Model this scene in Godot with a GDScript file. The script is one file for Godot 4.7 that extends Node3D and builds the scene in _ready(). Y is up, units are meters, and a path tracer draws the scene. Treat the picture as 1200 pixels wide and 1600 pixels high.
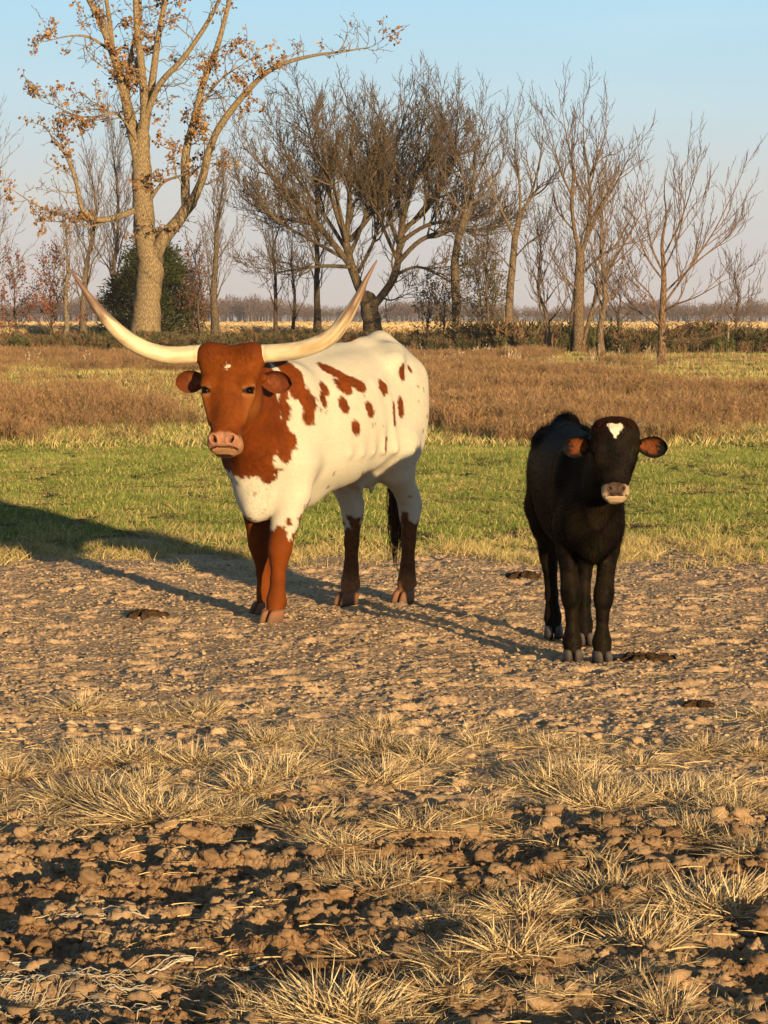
extends Node3D
# A farm lot at golden hour: a longhorn cow and a black calf on bare trampled ground,
# pasture, dry weeds, a row of bare trees and a maize field behind. Units are metres, -Z is away from the camera.

var rng := RandomNumberGenerator.new()
var taken := {}
var noise_a := FastNoiseLite.new()
var noise_b := FastNoiseLite.new()
var cell_noise := FastNoiseLite.new()
var spot_noise := FastNoiseLite.new()

const CAMERA_HEIGHT := 1.55
const SUN_AZIMUTH := 23.5      # degrees to the right of straight behind the camera
const SUN_HEIGHT := 8.0

func _ready() -> void:
	rng.seed = 20231
	set_camera_and_light()
	set_noise()
	var t0 := Time.get_ticks_msec()
	build_ground()
	print("ground ", Time.get_ticks_msec() - t0)
	build_far_country()
	print("far ", Time.get_ticks_msec() - t0)
	build_trees()
	print("trees ", Time.get_ticks_msec() - t0)
	build_cow()
	print("cow ", Time.get_ticks_msec() - t0)
	build_calf()
	print("calf ", Time.get_ticks_msec() - t0)
	build_vegetation()
	print("vegetation ", Time.get_ticks_msec() - t0)
	build_small_things()
	print("all ", Time.get_ticks_msec() - t0)

func set_camera_and_light() -> void:
	var cam := Camera3D.new()
	cam.name = "camera"
	cam.position = Vector3(0, CAMERA_HEIGHT, 0)
	cam.rotation_degrees = Vector3(-4.126, 0, 0)
	cam.fov = 21.57
	cam.near = 0.1
	cam.far = 6000.0
	add_child(cam)
	cam.current = true

	var env := Environment.new()
	env.background_mode = Environment.BG_SKY
	var sky := Sky.new()
	var pano := PanoramaSkyMaterial.new()
	pano.panorama = sky_picture()
	sky.sky_material = pano
	env.sky = sky
	env.background_energy_multiplier = 0.63
	env.tonemap_mode = Environment.TONE_MAPPER_LINEAR
	env.tonemap_exposure = 1.78
	env.fog_enabled = true
	env.fog_density = 0.00014
	env.fog_light_color = Color(0.84, 0.82, 0.84)
	env.sdfgi_enabled = true
	env.ssao_enabled = true
	env.ssil_enabled = true
	var we := WorldEnvironment.new()
	we.name = "world_environment"
	we.environment = env
	add_child(we)

	var sun := DirectionalLight3D.new()
	sun.name = "sun"
	sun.light_energy = 1.6
	sun.light_color = Color(1.0, 0.865, 0.645)
	sun.light_angular_distance = 0.5
	sun.shadow_enabled = true
	var a := deg_to_rad(SUN_AZIMUTH)
	var e := deg_to_rad(SUN_HEIGHT)
	var to_sun := Vector3(sin(a) * cos(e), sin(e), cos(a) * cos(e))
	add_child(sun)
	sun.look_at_from_position(to_sun * 50.0, Vector3.ZERO)

# Clear late-afternoon sky: lavender haze at the horizon, pale cyan above, blue overhead, a few faint streaks of cirrus.
func sky_picture() -> ImageTexture:
	var w := 512
	var h := 1024
	var img := Image.create(w, h, false, Image.FORMAT_RGBF)
	var n := FastNoiseLite.new()
	n.seed = 5
	n.frequency = 1.0
	n.fractal_octaves = 3
	var stops := [[0.0, Vector3(0.54, 0.50, 0.48)], [1.2, Vector3(0.565, 0.54, 0.523)], [2.7, Vector3(0.59, 0.602, 0.582)], [4.5, Vector3(0.50, 0.65, 0.71)], [6.8, Vector3(0.41, 0.66, 0.80)], [10.0, Vector3(0.32, 0.53, 0.67)], [20.0, Vector3(0.175, 0.30, 0.41)], [45.0, Vector3(0.08, 0.135, 0.22)], [90.0, Vector3(0.05, 0.085, 0.16)]]
	for j in h:
		var el := 90.0 - (j + 0.5) / h * 180.0
		var c := Vector3(0.2, 0.17, 0.13)
		if el >= 0.0:
			for k in range(1, stops.size()):
				if el <= stops[k][0]:
					var t: float = (el - stops[k - 1][0]) / (stops[k][0] - stops[k - 1][0])
					c = (stops[k - 1][1] as Vector3).lerp(stops[k][1], t)
					break
		for i in w:
			var az := (i + 0.5) / w * TAU
			var q := c
			if el > 3.0:
				var s := n.get_noise_3d(cos(az) * 5.0, el * 0.55, sin(az) * 5.0)
				q += Vector3(0.10, 0.075, 0.06) * clampf(s - 0.12, 0.0, 0.5) * clampf((el - 3.0) / 4.0, 0.0, 1.0)
			img.set_pixel(i, j, Color(q.x, q.y, q.z))
	return ImageTexture.create_from_image(img)

func set_noise() -> void:
	noise_a.seed = 11
	noise_a.noise_type = FastNoiseLite.TYPE_SIMPLEX
	noise_a.frequency = 1.0
	noise_a.fractal_type = FastNoiseLite.FRACTAL_NONE
	noise_b.seed = 23
	noise_b.noise_type = FastNoiseLite.TYPE_SIMPLEX
	noise_b.frequency = 1.0
	noise_b.fractal_type = FastNoiseLite.FRACTAL_FBM
	noise_b.fractal_octaves = 3
	cell_noise.seed = 7
	cell_noise.noise_type = FastNoiseLite.TYPE_CELLULAR
	cell_noise.cellular_return_type = FastNoiseLite.RETURN_DISTANCE2_SUB
	cell_noise.cellular_jitter = 1.0
	cell_noise.frequency = 1.0
	cell_noise.fractal_type = FastNoiseLite.FRACTAL_NONE
	spot_noise.seed = 17
	spot_noise.noise_type = FastNoiseLite.TYPE_CELLULAR
	spot_noise.cellular_return_type = FastNoiseLite.RETURN_DISTANCE
	spot_noise.frequency = 1.0
	spot_noise.fractal_type = FastNoiseLite.FRACTAL_NONE

# ---------------------------------------------------------------- helpers

func numbered(called: String) -> String:
	var k: int = taken.get(called, 0)
	taken[called] = k + 1
	return called if k == 0 else "%s_%03d" % [called, k]

func tag(o: Node, label: String, category: String, group := "", kind := "") -> void:
	if label != "":
		o.set_meta("label", label)
	if category != "":
		o.set_meta("category", category)
	if group != "":
		o.set_meta("group", group)
	if kind != "":
		o.set_meta("kind", kind)

func thing(called: String, label: String, category: String, at := Vector3.ZERO, turn := 0.0, group := "") -> Node3D:
	var o := Node3D.new()
	o.name = numbered(called)
	add_child(o)
	o.position = at
	o.rotation.y = turn
	tag(o, label, category, group)
	return o

func part(called: String, mesh: Mesh, m: Material, parent: Node) -> MeshInstance3D:
	var o := MeshInstance3D.new()
	o.name = called
	o.mesh = mesh
	o.material_override = m
	parent.add_child(o, true)
	return o

func structure(called: String, mesh: Mesh, m: Material) -> MeshInstance3D:
	var o := MeshInstance3D.new()
	o.name = numbered(called)
	o.mesh = mesh
	o.material_override = m
	o.set_meta("kind", "structure")
	add_child(o)
	return o

func scatter(called: String, mesh: Mesh, m: Material, xf: Array[Transform3D], cols: PackedColorArray, label: String, category: String, parent: Node = null) -> void:
	if xf.is_empty():
		return
	var mm := MultiMesh.new()
	mm.transform_format = MultiMesh.TRANSFORM_3D
	mm.use_colors = true
	mm.mesh = mesh
	mm.instance_count = xf.size()
	for i in xf.size():
		mm.set_instance_transform(i, xf[i])
		mm.set_instance_color(i, cols[i])
	var o := MultiMeshInstance3D.new()
	o.multimesh = mm
	o.material_override = m
	o.set_meta("kind", "stuff")
	if parent:
		o.name = called
		parent.add_child(o, true)
	else:
		o.name = numbered(called)
		tag(o, label, category)
		add_child(o)

func noise_texture(seed_: int, freq: float, size: int, octaves: int, lo: Color, hi: Color, contrast := 1.0) -> ImageTexture:
	var n := FastNoiseLite.new()
	n.seed = seed_
	n.noise_type = FastNoiseLite.TYPE_SIMPLEX
	n.frequency = freq
	n.fractal_type = FastNoiseLite.FRACTAL_FBM
	n.fractal_octaves = octaves
	var g := n.get_seamless_image(size, size)
	var img := Image.create(size, size, false, Image.FORMAT_RGB8)
	for j in size:
		for i in size:
			var t := clampf((g.get_pixel(i, j).r - 0.5) * contrast + 0.5, 0.0, 1.0)
			img.set_pixel(i, j, lo.lerp(hi, t))
	return ImageTexture.create_from_image(img)

# stretched noise: grain that runs along v
func grain_texture(seed_: int, w: int, h: int, fx: float, fy: float, lo: Color, hi: Color) -> ImageTexture:
	var n := FastNoiseLite.new()
	n.seed = seed_
	n.frequency = 1.0
	n.fractal_octaves = 4
	var img := Image.create(w, h, false, Image.FORMAT_RGB8)
	for j in h:
		var b := (j + 0.5) / h * TAU
		for i in w:
			var a := (i + 0.5) / w * TAU
			var t := n.get_noise_3d(cos(a) * fx + 7.0, sin(a) * fx + cos(b) * fy, sin(b) * fy)
			img.set_pixel(i, j, lo.lerp(hi, clampf(t * 1.3 + 0.5, 0.0, 1.0)))
	return ImageTexture.create_from_image(img)

func paint(rough := 0.9, tex: Texture2D = null, scale_ := 1.0, world := false, height: Texture2D = null, depth := 1.0) -> StandardMaterial3D:
	var m := StandardMaterial3D.new()
	m.vertex_color_use_as_albedo = true
	m.roughness = rough
	m.metallic_specular = 0.25
	m.cull_mode = BaseMaterial3D.CULL_DISABLED
	if tex:
		m.albedo_texture = tex
	if height:
		m.heightmap_enabled = true
		m.heightmap_texture = height
		m.heightmap_scale = depth
	if tex or height:
		m.uv1_triplanar = true
		m.uv1_world_triplanar = world
		m.uv1_scale = Vector3.ONE * scale_
	return m

# growing arrays of one surface
class Shape:
	var v := PackedVector3Array()
	var n := PackedVector3Array()
	var c := PackedColorArray()
	var f := PackedInt32Array()

	func mesh() -> ArrayMesh:
		var a := []
		a.resize(Mesh.ARRAY_MAX)
		a[Mesh.ARRAY_VERTEX] = v
		a[Mesh.ARRAY_NORMAL] = n
		a[Mesh.ARRAY_COLOR] = c
		a[Mesh.ARRAY_INDEX] = f
		var m := ArrayMesh.new()
		m.add_surface_from_arrays(Mesh.PRIMITIVE_TRIANGLES, a)
		return m

	func tri(p: Vector3, q: Vector3, r: Vector3, col: Color) -> void:
		var k := v.size()
		var nn := (r - p).cross(q - p).normalized()
		v.append(p); v.append(q); v.append(r)
		for i in 3:
			n.append(nn)
			c.append(col)
			f.append(k + i)

	# a tube along a path; r holds a radius per point
	func tube(path: PackedVector3Array, r: PackedFloat32Array, sides: int, col: Color, lump := 0.0, cap := true) -> void:
		var m := path.size()
		if m < 2:
			return
		var t := (path[1] - path[0]).normalized()
		var side := t.cross(Vector3(0.31, 0.2, 0.93)).normalized()
		if side.length() < 0.5:
			side = t.cross(Vector3.UP).normalized()
		var base := v.size()
		for i in m:
			var tn := (path[mini(i + 1, m - 1)] - path[maxi(i - 1, 0)]).normalized()
			side = (side - tn * side.dot(tn)).normalized()
			var up := tn.cross(side)
			for s in sides:
				var a := TAU * s / sides
				var d := side * cos(a) + up * sin(a)
				var rr := r[i]
				if lump > 0.0:
					rr *= 1.0 + lump * sin(a * 3.0 + i * 1.3) * 0.5 + lump * sin(a * 5.0 + i * 0.7 + 2.0) * 0.4
				v.append(path[i] + d * rr)
				n.append(d)
				c.append(col)
		for i in m - 1:
			for s in sides:
				var a := base + i * sides + s
				var b := base + i * sides + (s + 1) % sides
				f.append(a); f.append(a + sides); f.append(b)
				f.append(b); f.append(a + sides); f.append(b + sides)
		if cap:
			var e := v.size()
			v.append(path[m - 1] + (path[m - 1] - path[m - 2]).normalized() * r[m - 1] * 0.5)
			n.append((path[m - 1] - path[m - 2]).normalized())
			c.append(col)
			var last := base + (m - 1) * sides
			for s in sides:
				f.append(last + s); f.append(e); f.append(last + (s + 1) % sides)

	# a flat blade of grass: a strip that bends from its foot to its tip
	func blade(foot: Vector3, heading: Vector3, lean: float, bend: float, length: float, width: float, col: Color, segs := 3) -> void:
		# each blade is rolled about its own length by a different amount
		var roll := fmod(v.size() * 0.2360679, 1.0) * PI - PI * 0.5
		var across := Vector3(-heading.z, 0, heading.x)
		var p := foot
		var ang := lean
		var k := v.size()
		for i in segs + 1:
			var t := float(i) / segs
			var dir := heading * sin(ang) + Vector3.UP * cos(ang)
			var nn := heading * cos(ang) - Vector3.UP * sin(ang)
			var side := (across * cos(roll) + nn * sin(roll)) * width * 0.5 * (1.0 - t * t * 0.9)
			var face := nn * cos(roll) - across * sin(roll)
			v.append(p - side); v.append(p + side)
			n.append(-face); n.append(-face)
			c.append(col); c.append(col)
			p += dir * length / segs
			ang += bend / segs
		for i in segs:
			var a := k + i * 2
			f.append(a); f.append(a + 2); f.append(a + 1)
			f.append(a + 1); f.append(a + 2); f.append(a + 3)

# ---------------------------------------------------------------- bodies: a distance field of tapered bones, ellipsoids and lofted trunks, meshed as surface nets
class Flesh:
	var kind := PackedInt32Array()
	var pa := PackedVector3Array()
	var pb := PackedVector3Array()
	var ra := PackedFloat32Array()
	var rb := PackedFloat32Array()
	var soft := PackedFloat32Array()
	var cut := PackedByteArray()
	var frame: Array[Transform3D] = []
	var table: Array[PackedFloat32Array] = []
	var grad_len := 1.0

	func _add(k: int, a: Vector3, b: Vector3, r0: float, r1: float, s: float, c: bool, t: Transform3D, tb: PackedFloat32Array) -> void:
		kind.append(k); pa.append(a); pb.append(b); ra.append(r0); rb.append(r1)
		soft.append(s); cut.append(1 if c else 0); frame.append(t); table.append(tb)

	func bone(a: Vector3, b: Vector3, r0: float, r1: float, s := 0.04) -> void:
		_add(0, a, b, r0, r1, s, false, Transform3D.IDENTITY, PackedFloat32Array())

	func egg(at: Vector3, radii: Vector3, s := 0.04, turn := Basis.IDENTITY, c := false) -> void:
		_add(1, radii, Vector3.ZERO, maxf(radii.x, maxf(radii.y, radii.z)), minf(radii.x, minf(radii.y, radii.z)), s, c, Transform3D(turn, at).affine_inverse(), PackedFloat32Array())

	# rows of [s, centre, above, below, half width]; interpolated smoothly onto 64 steps
	func loft(rows: Array, power: float, s: float, place: Transform3D) -> void:
		var tb := PackedFloat32Array()
		var x0: float = rows[0][0]
		var x1: float = rows[-1][0]
		for i in 65:
			var x := lerpf(x0, x1, i / 64.0)
			var k := 0
			while k < rows.size() - 2 and x > rows[k + 1][0]:
				k += 1
			var t: float = (x - rows[k][0]) / (rows[k + 1][0] - rows[k][0])
			var before = rows[maxi(k - 1, 0)]
			var after = rows[mini(k + 2, rows.size() - 1)]
			for m in range(1, 5):
				tb.append(maxf(cubic_interpolate(rows[k][m], rows[k + 1][m], before[m], after[m], t), 0.004))
		# the centre may be negative: redo it without the clamp
		for i in 65:
			var x := lerpf(x0, x1, i / 64.0)
			var k := 0
			while k < rows.size() - 2 and x > rows[k + 1][0]:
				k += 1
			var t: float = (x - rows[k][0]) / (rows[k + 1][0] - rows[k][0])
			tb[i * 4] = cubic_interpolate(rows[k][1], rows[k + 1][1], rows[maxi(k - 1, 0)][1], rows[mini(k + 2, rows.size() - 1)][1], t)
		_add(2, Vector3(x0, x1, 0), Vector3.ZERO, power, 0.0, s, false, place.affine_inverse(), tb)

	func one(i: int, p: Vector3) -> float:
		match kind[i]:
			0:
				var a := pa[i]
				var ba := pb[i] - a
				var q := p - a
				var h := clampf(q.dot(ba) / ba.length_squared(), 0.0, 1.0)
				return (q - ba * h).length() - lerpf(ra[i], rb[i], h)
			1:
				var q := frame[i] * p
				var r := pa[i]
				var k0 := (q / r).length()
				var k1 := (q / (r * r)).length()
				return k0 * (k0 - 1.0) / maxf(k1, 1e-6)
		var q := frame[i] * p
		var x0 := pa[i].x
		var x1 := pa[i].y
		var u := (q.x - x0) / (x1 - x0) * 64.0
		var uc := clampf(u, 0.0, 63.999)
		var k := int(uc)
		var t := uc - k
		var tb := table[i]
		k *= 4
		var dy := q.y - lerpf(tb[k], tb[k + 4], t)
		var hy := lerpf(tb[k + 1], tb[k + 5], t) if dy > 0.0 else lerpf(tb[k + 2], tb[k + 6], t)
		var hz := lerpf(tb[k + 3], tb[k + 7], t)
		var e := ra[i]
		var g := pow(pow(absf(dy) / hy, e) + pow(absf(q.z) / hz, e), 1.0 / e)
		var l := sqrt(dy * dy + q.z * q.z)
		var d := l * (1.0 - 1.0 / g) if g > 0.05 else -minf(hy, hz)
		var dx := (u - uc) * (x1 - x0) / 64.0
		if absf(dx) > 1e-4:
			d = sqrt(maxf(d, 0.0) * maxf(d, 0.0) + dx * dx)
		return d

	func at(p: Vector3, use: PackedInt32Array) -> float:
		var d := 9.0
		for i in use:
			var e := one(i, p)
			var k := soft[i]
			if cut[i] == 1:
				e = -e
				var h := maxf(k - absf(d - e), 0.0) / k
				d = maxf(d, e) + h * h * k * 0.25
			else:
				var h := maxf(k - absf(d - e), 0.0) / k
				d = minf(d, e) - h * h * k * 0.25
		return d

	func fill(sh: Shape, lo: Vector3, hi: Vector3, cell: float, skip: AABB, colour: Callable) -> void:
		var nb := 5
		var bs := cell * nb
		var cnt := Vector3i(((hi - lo) / bs).ceil())
		var nx := cnt.x * nb + 2
		var ny := cnt.y * nb + 2
		var slabs: Array = []
		slabs.resize(cnt.x)
		var task := WorkerThreadPool.add_group_task(func(bx: int) -> void: slabs[bx] = slab(bx, cnt, lo, cell, skip, colour), cnt.x, -1, true)
		WorkerThreadPool.wait_for_group_task_completion(task)
		var verts := {}
		var edges := PackedInt32Array()
		for one_slab in slabs:
			var ids: PackedInt32Array = one_slab[0]
			var base := sh.v.size()
			for i in ids.size():
				verts[ids[i]] = base + i
			sh.v.append_array(one_slab[1])
			sh.n.append_array(one_slab[2])
			sh.c.append_array(one_slab[3])
			edges.append_array(one_slab[4])
		var step := [1, nx, nx * ny]
		for e in range(0, edges.size(), 3):
			var id := edges[e]
			var ax := edges[e + 1]
			var u: int = step[(ax + 1) % 3]
			var w: int = step[(ax + 2) % 3]
			if not (verts.has(id - u) and verts.has(id - w) and verts.has(id - u - w)):
				continue
			var a: int = verts[id]
			var b: int = verts[id - u]
			var c: int = verts[id - u - w]
			var d: int = verts[id - w]
			if edges[e + 2] == 1:
				sh.f.append(a); sh.f.append(c); sh.f.append(b)
				sh.f.append(a); sh.f.append(d); sh.f.append(c)
			else:
				sh.f.append(a); sh.f.append(b); sh.f.append(c)
				sh.f.append(a); sh.f.append(c); sh.f.append(d)

	func slab(bx: int, cnt: Vector3i, lo: Vector3, cell: float, skip: AABB, colour: Callable) -> Array:
		var nb := 5
		var bs := cell * nb
		var nx := cnt.x * nb + 2
		var ny := cnt.y * nb + 2
		var ids := PackedInt32Array()
		var sv := PackedVector3Array()
		var sn := PackedVector3Array()
		var sc := PackedColorArray()
		var edges := PackedInt32Array()   # cell id, axis, sign
		var half := bs * 0.5
		var reach := half * 1.7321
		var everything := PackedInt32Array(range(kind.size()))
		var far := PackedFloat32Array()
		far.resize(kind.size())
		var val := PackedFloat32Array()
		val.resize((nb + 1) * (nb + 1) * (nb + 1))
		var s1 := nb + 1
		var s2 := s1 * s1
		if bx >= 0:
			for by in cnt.y:
				for bz in cnt.z:
					var o := lo + Vector3(bx, by, bz) * bs
					var mid := o + Vector3.ONE * half
					if skip.has_volume() and skip.has_point(mid) and skip.grow(-reach).has_point(mid):
						continue
					var near := 9.0
					for i in everything:
						var e := one(i, mid)
						far[i] = e
						if cut[i] == 0:
							near = minf(near, e)
					if near > reach * 1.3 + 0.04:
						continue
					var use := PackedInt32Array()
					for i in everything:
						if far[i] < near + reach * 2.4 + soft[i] + 0.01:
							use.append(i)
					var dm := at(mid, use)
					if absf(dm) > reach * 1.3 + 0.012:
						continue
					var k := 0
					for z in s1:
						for y in s1:
							for x in s1:
								val[k] = at(o + Vector3(x, y, z) * cell, use)
								k += 1
					for z in nb:
						for y in nb:
							for x in nb:
								k = x + y * s1 + z * s2
								var c0 := val[k]
								var c1 := val[k + 1]
								var c2 := val[k + s1]
								var c3 := val[k + s1 + 1]
								var c4 := val[k + s2]
								var c5 := val[k + s2 + 1]
								var c6 := val[k + s2 + s1]
								var c7 := val[k + s2 + s1 + 1]
								var inside := int(c0 < 0.0) + int(c1 < 0.0) + int(c2 < 0.0) + int(c3 < 0.0) + int(c4 < 0.0) + int(c5 < 0.0) + int(c6 < 0.0) + int(c7 < 0.0)
								if inside == 0 or inside == 8:
									continue
								var p0 := o + Vector3(x, y, z) * cell
								if skip.has_volume() and skip.has_point(p0):
									continue
								var sum := Vector3.ZERO
								var m := 0
								if (c0 < 0.0) != (c1 < 0.0): sum += Vector3(c0 / (c0 - c1), 0, 0); m += 1
								if (c2 < 0.0) != (c3 < 0.0): sum += Vector3(c2 / (c2 - c3), 1, 0); m += 1
								if (c4 < 0.0) != (c5 < 0.0): sum += Vector3(c4 / (c4 - c5), 0, 1); m += 1
								if (c6 < 0.0) != (c7 < 0.0): sum += Vector3(c6 / (c6 - c7), 1, 1); m += 1
								if (c0 < 0.0) != (c2 < 0.0): sum += Vector3(0, c0 / (c0 - c2), 0); m += 1
								if (c1 < 0.0) != (c3 < 0.0): sum += Vector3(1, c1 / (c1 - c3), 0); m += 1
								if (c4 < 0.0) != (c6 < 0.0): sum += Vector3(0, c4 / (c4 - c6), 1); m += 1
								if (c5 < 0.0) != (c7 < 0.0): sum += Vector3(1, c5 / (c5 - c7), 1); m += 1
								if (c0 < 0.0) != (c4 < 0.0): sum += Vector3(0, 0, c0 / (c0 - c4)); m += 1
								if (c1 < 0.0) != (c5 < 0.0): sum += Vector3(1, 0, c1 / (c1 - c5)); m += 1
								if (c2 < 0.0) != (c6 < 0.0): sum += Vector3(0, 1, c2 / (c2 - c6)); m += 1
								if (c3 < 0.0) != (c7 < 0.0): sum += Vector3(1, 1, c3 / (c3 - c7)); m += 1
								var p := p0 + sum / m * cell
								var h := cell * 0.45
								var g0 := at(p + Vector3(h, -h, -h), use)
								var g1 := at(p + Vector3(-h, -h, h), use)
								var g2 := at(p + Vector3(-h, h, -h), use)
								var g3 := at(p + Vector3(h, h, h), use)
								var g := (Vector3(1, -1, -1) * g0 + Vector3(-1, -1, 1) * g1 + Vector3(-1, 1, -1) * g2 + Vector3(1, 1, 1) * g3) / (4.0 * h)
								var gl := maxf(g.length(), 0.3)
								g /= gl
								var dd := (g0 + g1 + g2 + g3) * 0.25
								p -= g * clampf(dd / gl, -cell * 0.3, cell * 0.3) * 0.5
								var id := (bx * nb + x) + ((by * nb + y) + (bz * nb + z) * ny) * nx
								ids.append(id)
								sv.append(p)
								sn.append(g.normalized())
								sc.append(colour.call(p, g))
								if (c0 < 0.0) != (c1 < 0.0): edges.append(id); edges.append(0); edges.append(int(c0 < 0.0))
								if (c0 < 0.0) != (c2 < 0.0): edges.append(id); edges.append(1); edges.append(int(c0 < 0.0))
								if (c0 < 0.0) != (c4 < 0.0): edges.append(id); edges.append(2); edges.append(int(c0 < 0.0))
		return [ids, sv, sn, sc, edges]

func v3(a: Array) -> Vector3:
	return Vector3(a[0], a[1], a[2])

# an ear: a leaf-shaped cup with a lining; x runs along the ear, y across it, z out of its opening
func ear_mesh(length: float, width: float, cup: float, coat: Color, lining: Color, edge: Color) -> ArrayMesh:
	var sh := Shape.new()
	var nu := 14
	var nv := 10
	for layer in 2:
		var base := sh.v.size()
		for i in nu + 1:
			var u := float(i) / nu
			var w := width * 0.5 * (pow(maxf(sin(PI * pow(clampf(u * 0.94 + 0.06, 0, 1), 1.25)), 0.0), 0.55))
			for j in nv + 1:
				var t := float(j) / nv * 2.0 - 1.0
				var z := cup * (t * t - 0.55) * (1.0 - 0.45 * u) + 0.02 * sin(u * 2.4) * length * 4.0 * 0.2
				var y := w * t
				if layer == 1:
					z -= 0.007 * (1.0 - 0.75 * absf(t))
				sh.v.append(Vector3(u * length, y, z))
				sh.n.append(Vector3.ZERO)
				var mottle := noise_a.get_noise_2d(u * 9.0, t * 3.0 + layer * 9.0)
				if layer == 1:
					sh.c.append(coat * (1.0 + 0.2 * mottle))
				else:
					var rim := smoothstep(0.60, 0.72, maxf(absf(t), u * 1.02) + 0.20 * mottle)
					sh.c.append((lining * (1.0 + 0.5 * mottle)).lerp(edge, rim))
		for i in nu:
			for j in nv:
				var a := base + i * (nv + 1) + j
				if layer == 0:
					sh.f.append_array([a, a + nv + 1, a + 1, a + 1, a + nv + 1, a + nv + 2])
				else:
					sh.f.append_array([a, a + 1, a + nv + 1, a + 1, a + nv + 2, a + nv + 1])
	smooth_normals(sh)
	return sh.mesh()

func smooth_normals(sh: Shape) -> void:
	for i in sh.n.size():
		sh.n[i] = Vector3.ZERO
	for k in range(0, sh.f.size(), 3):
		var a := sh.f[k]
		var b := sh.f[k + 1]
		var c := sh.f[k + 2]
		var nn := (sh.v[c] - sh.v[a]).cross(sh.v[b] - sh.v[a])
		sh.n[a] += nn
		sh.n[b] += nn
		sh.n[c] += nn
	for i in sh.n.size():
		sh.n[i] = sh.n[i].normalized()

# a cloven hoof: two claws side by side, toes along +x
func hoof_mesh(length: float, width: float, height: float, low: Color, high: Color) -> ArrayMesh:
	var sh := Shape.new()
	var rings := [[0.0, 1.0, 0.0], [0.22, 1.0, -0.01], [0.55, 0.93, -0.06], [0.85, 0.84, -0.13], [1.0, 0.74, -0.17], [1.08, 0.45, -0.19]]
	for side in [-1.0, 1.0]:
		var base := sh.v.size()
		var m := 16
		for r in rings:
			for k in m:
				var a := TAU * k / m
				var x: float = cos(a)
				var z: float = sin(a)
				x = x * (0.55 if x > 0.0 else 0.45)
				# the inner wall is flat, the toe curls in
				z = z * (0.25 if z * side < 0.0 else 0.27)
				var toe: float = maxf(cos(a), 0.0) * 0.05 * side
				sh.v.append(Vector3((x * r[1] + r[2]) * length, r[0] * height, (z * r[1] + side * 0.262 - toe) * width))
				sh.n.append(Vector3.ZERO)
				sh.c.append(low.lerp(high, clampf(r[0], 0, 1)) * (1.0 + 0.15 * sin(r[0] * 23.0)))
		for i in rings.size() - 1:
			for k in m:
				var a := base + i * m + k
				var b := base + i * m + (k + 1) % m
				sh.f.append_array([a, b, a + m, b, b + m, a + m])
		var top := sh.v.size()
		sh.v.append(Vector3(-0.19 * length, height * 1.1, side * 0.26 * width)); sh.n.append(Vector3.UP); sh.c.append(high)
		var bot := sh.v.size()
		sh.v.append(Vector3(0, 0.0, side * 0.26 * width)); sh.n.append(Vector3.DOWN); sh.c.append(low)
		for k in m:
			sh.f.append_array([base + (rings.size() - 1) * m + k, base + (rings.size() - 1) * m + (k + 1) % m, top])
			sh.f.append_array([base + (k + 1) % m, base + k, bot])
	smooth_normals(sh)
	return sh.mesh()

func horn_mesh(points: Array, radii: Array, pale: Color, warm: Color, dark: Color) -> ArrayMesh:
	var sh := Shape.new()
	var n := 60
	var sides := 20
	var cv := Curve3D.new()
	for i in points.size():
		var before: Vector3 = points[maxi(i - 1, 0)]
		var after: Vector3 = points[mini(i + 1, points.size() - 1)]
		var tan_ := (after - before) / 6.0
		cv.add_point(points[i], -tan_, tan_)
	var total := cv.get_baked_length()
	var side := Vector3.UP
	for i in n + 1:
		var t := float(i) / n
		var p := cv.sample_baked(t * total, true)
		var q := cv.sample_baked(minf(t * total + 0.01, total), true)
		var q0 := cv.sample_baked(maxf(t * total - 0.01, 0.0), true)
		var tn := (q - q0).normalized()
		side = (side - tn * side.dot(tn)).normalized()
		var up := tn.cross(side)
		var u := t * (radii.size() - 1)
		var k := mini(int(u), radii.size() - 2)
		var r := cubic_interpolate(radii[k], radii[k + 1], radii[maxi(k - 1, 0)], radii[mini(k + 2, radii.size() - 1)], u - k)
		r = maxf(r, 0.003)
		# growth rings near the base
		r *= 1.0 + 0.022 * sin(t * 120.0 + sin(t * 37.0) * 2.0) * smoothstep(0.30, 0.0, t)
		for s in sides:
			var a := TAU * s / sides
			var d := side * cos(a) + up * sin(a)
			sh.v.append(p + d * r * (1.0 + 0.03 * noise_a.get_noise_3d(d.x * 2.0, d.y * 2.0, t * 9.0)))
			sh.n.append(Vector3.ZERO)
			var streak := noise_a.get_noise_3d(d.x * 2.5 + 4.0, d.y * 2.5, d.z * 2.5 + t * 3.0)
			var fine := noise_a.get_noise_3d(d.x * 9.0 + 4.0, d.y * 9.0, d.z * 9.0 + t * 9.0)
			var col := pale.lerp(warm, clampf(0.35 + streak * 0.9 + 0.25 * fine, 0.0, 1.0) * smoothstep(0.0, 0.6, t + 0.15))
			col = col * (1.0 + 0.22 * fine)
			col = col.lerp(dark, smoothstep(0.55, 0.76, t + 0.16 * streak + 0.07 * fine))
			col = col.lerp(warm * 0.7, smoothstep(0.05, 0.0, t) * 0.7 + 0.5 * smoothstep(0.012, 0.0, absf(t - 0.10 - 0.01 * streak)))
			sh.c.append(col)
	for i in n:
		for s in sides:
			var a := i * sides + s
			var b := i * sides + (s + 1) % sides
			sh.f.append_array([a, b, a + sides, b, b + sides, a + sides])
	smooth_normals(sh)
	return sh.mesh()

func eye_mesh(r: float) -> ArrayMesh:
	var sm := SphereMesh.new()
	sm.radius = r
	sm.height = r * 2.0
	sm.radial_segments = 20
	sm.rings = 12
	var am := ArrayMesh.new()
	am.add_surface_from_arrays(Mesh.PRIMITIVE_TRIANGLES, sm.get_mesh_arrays())
	return am

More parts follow.
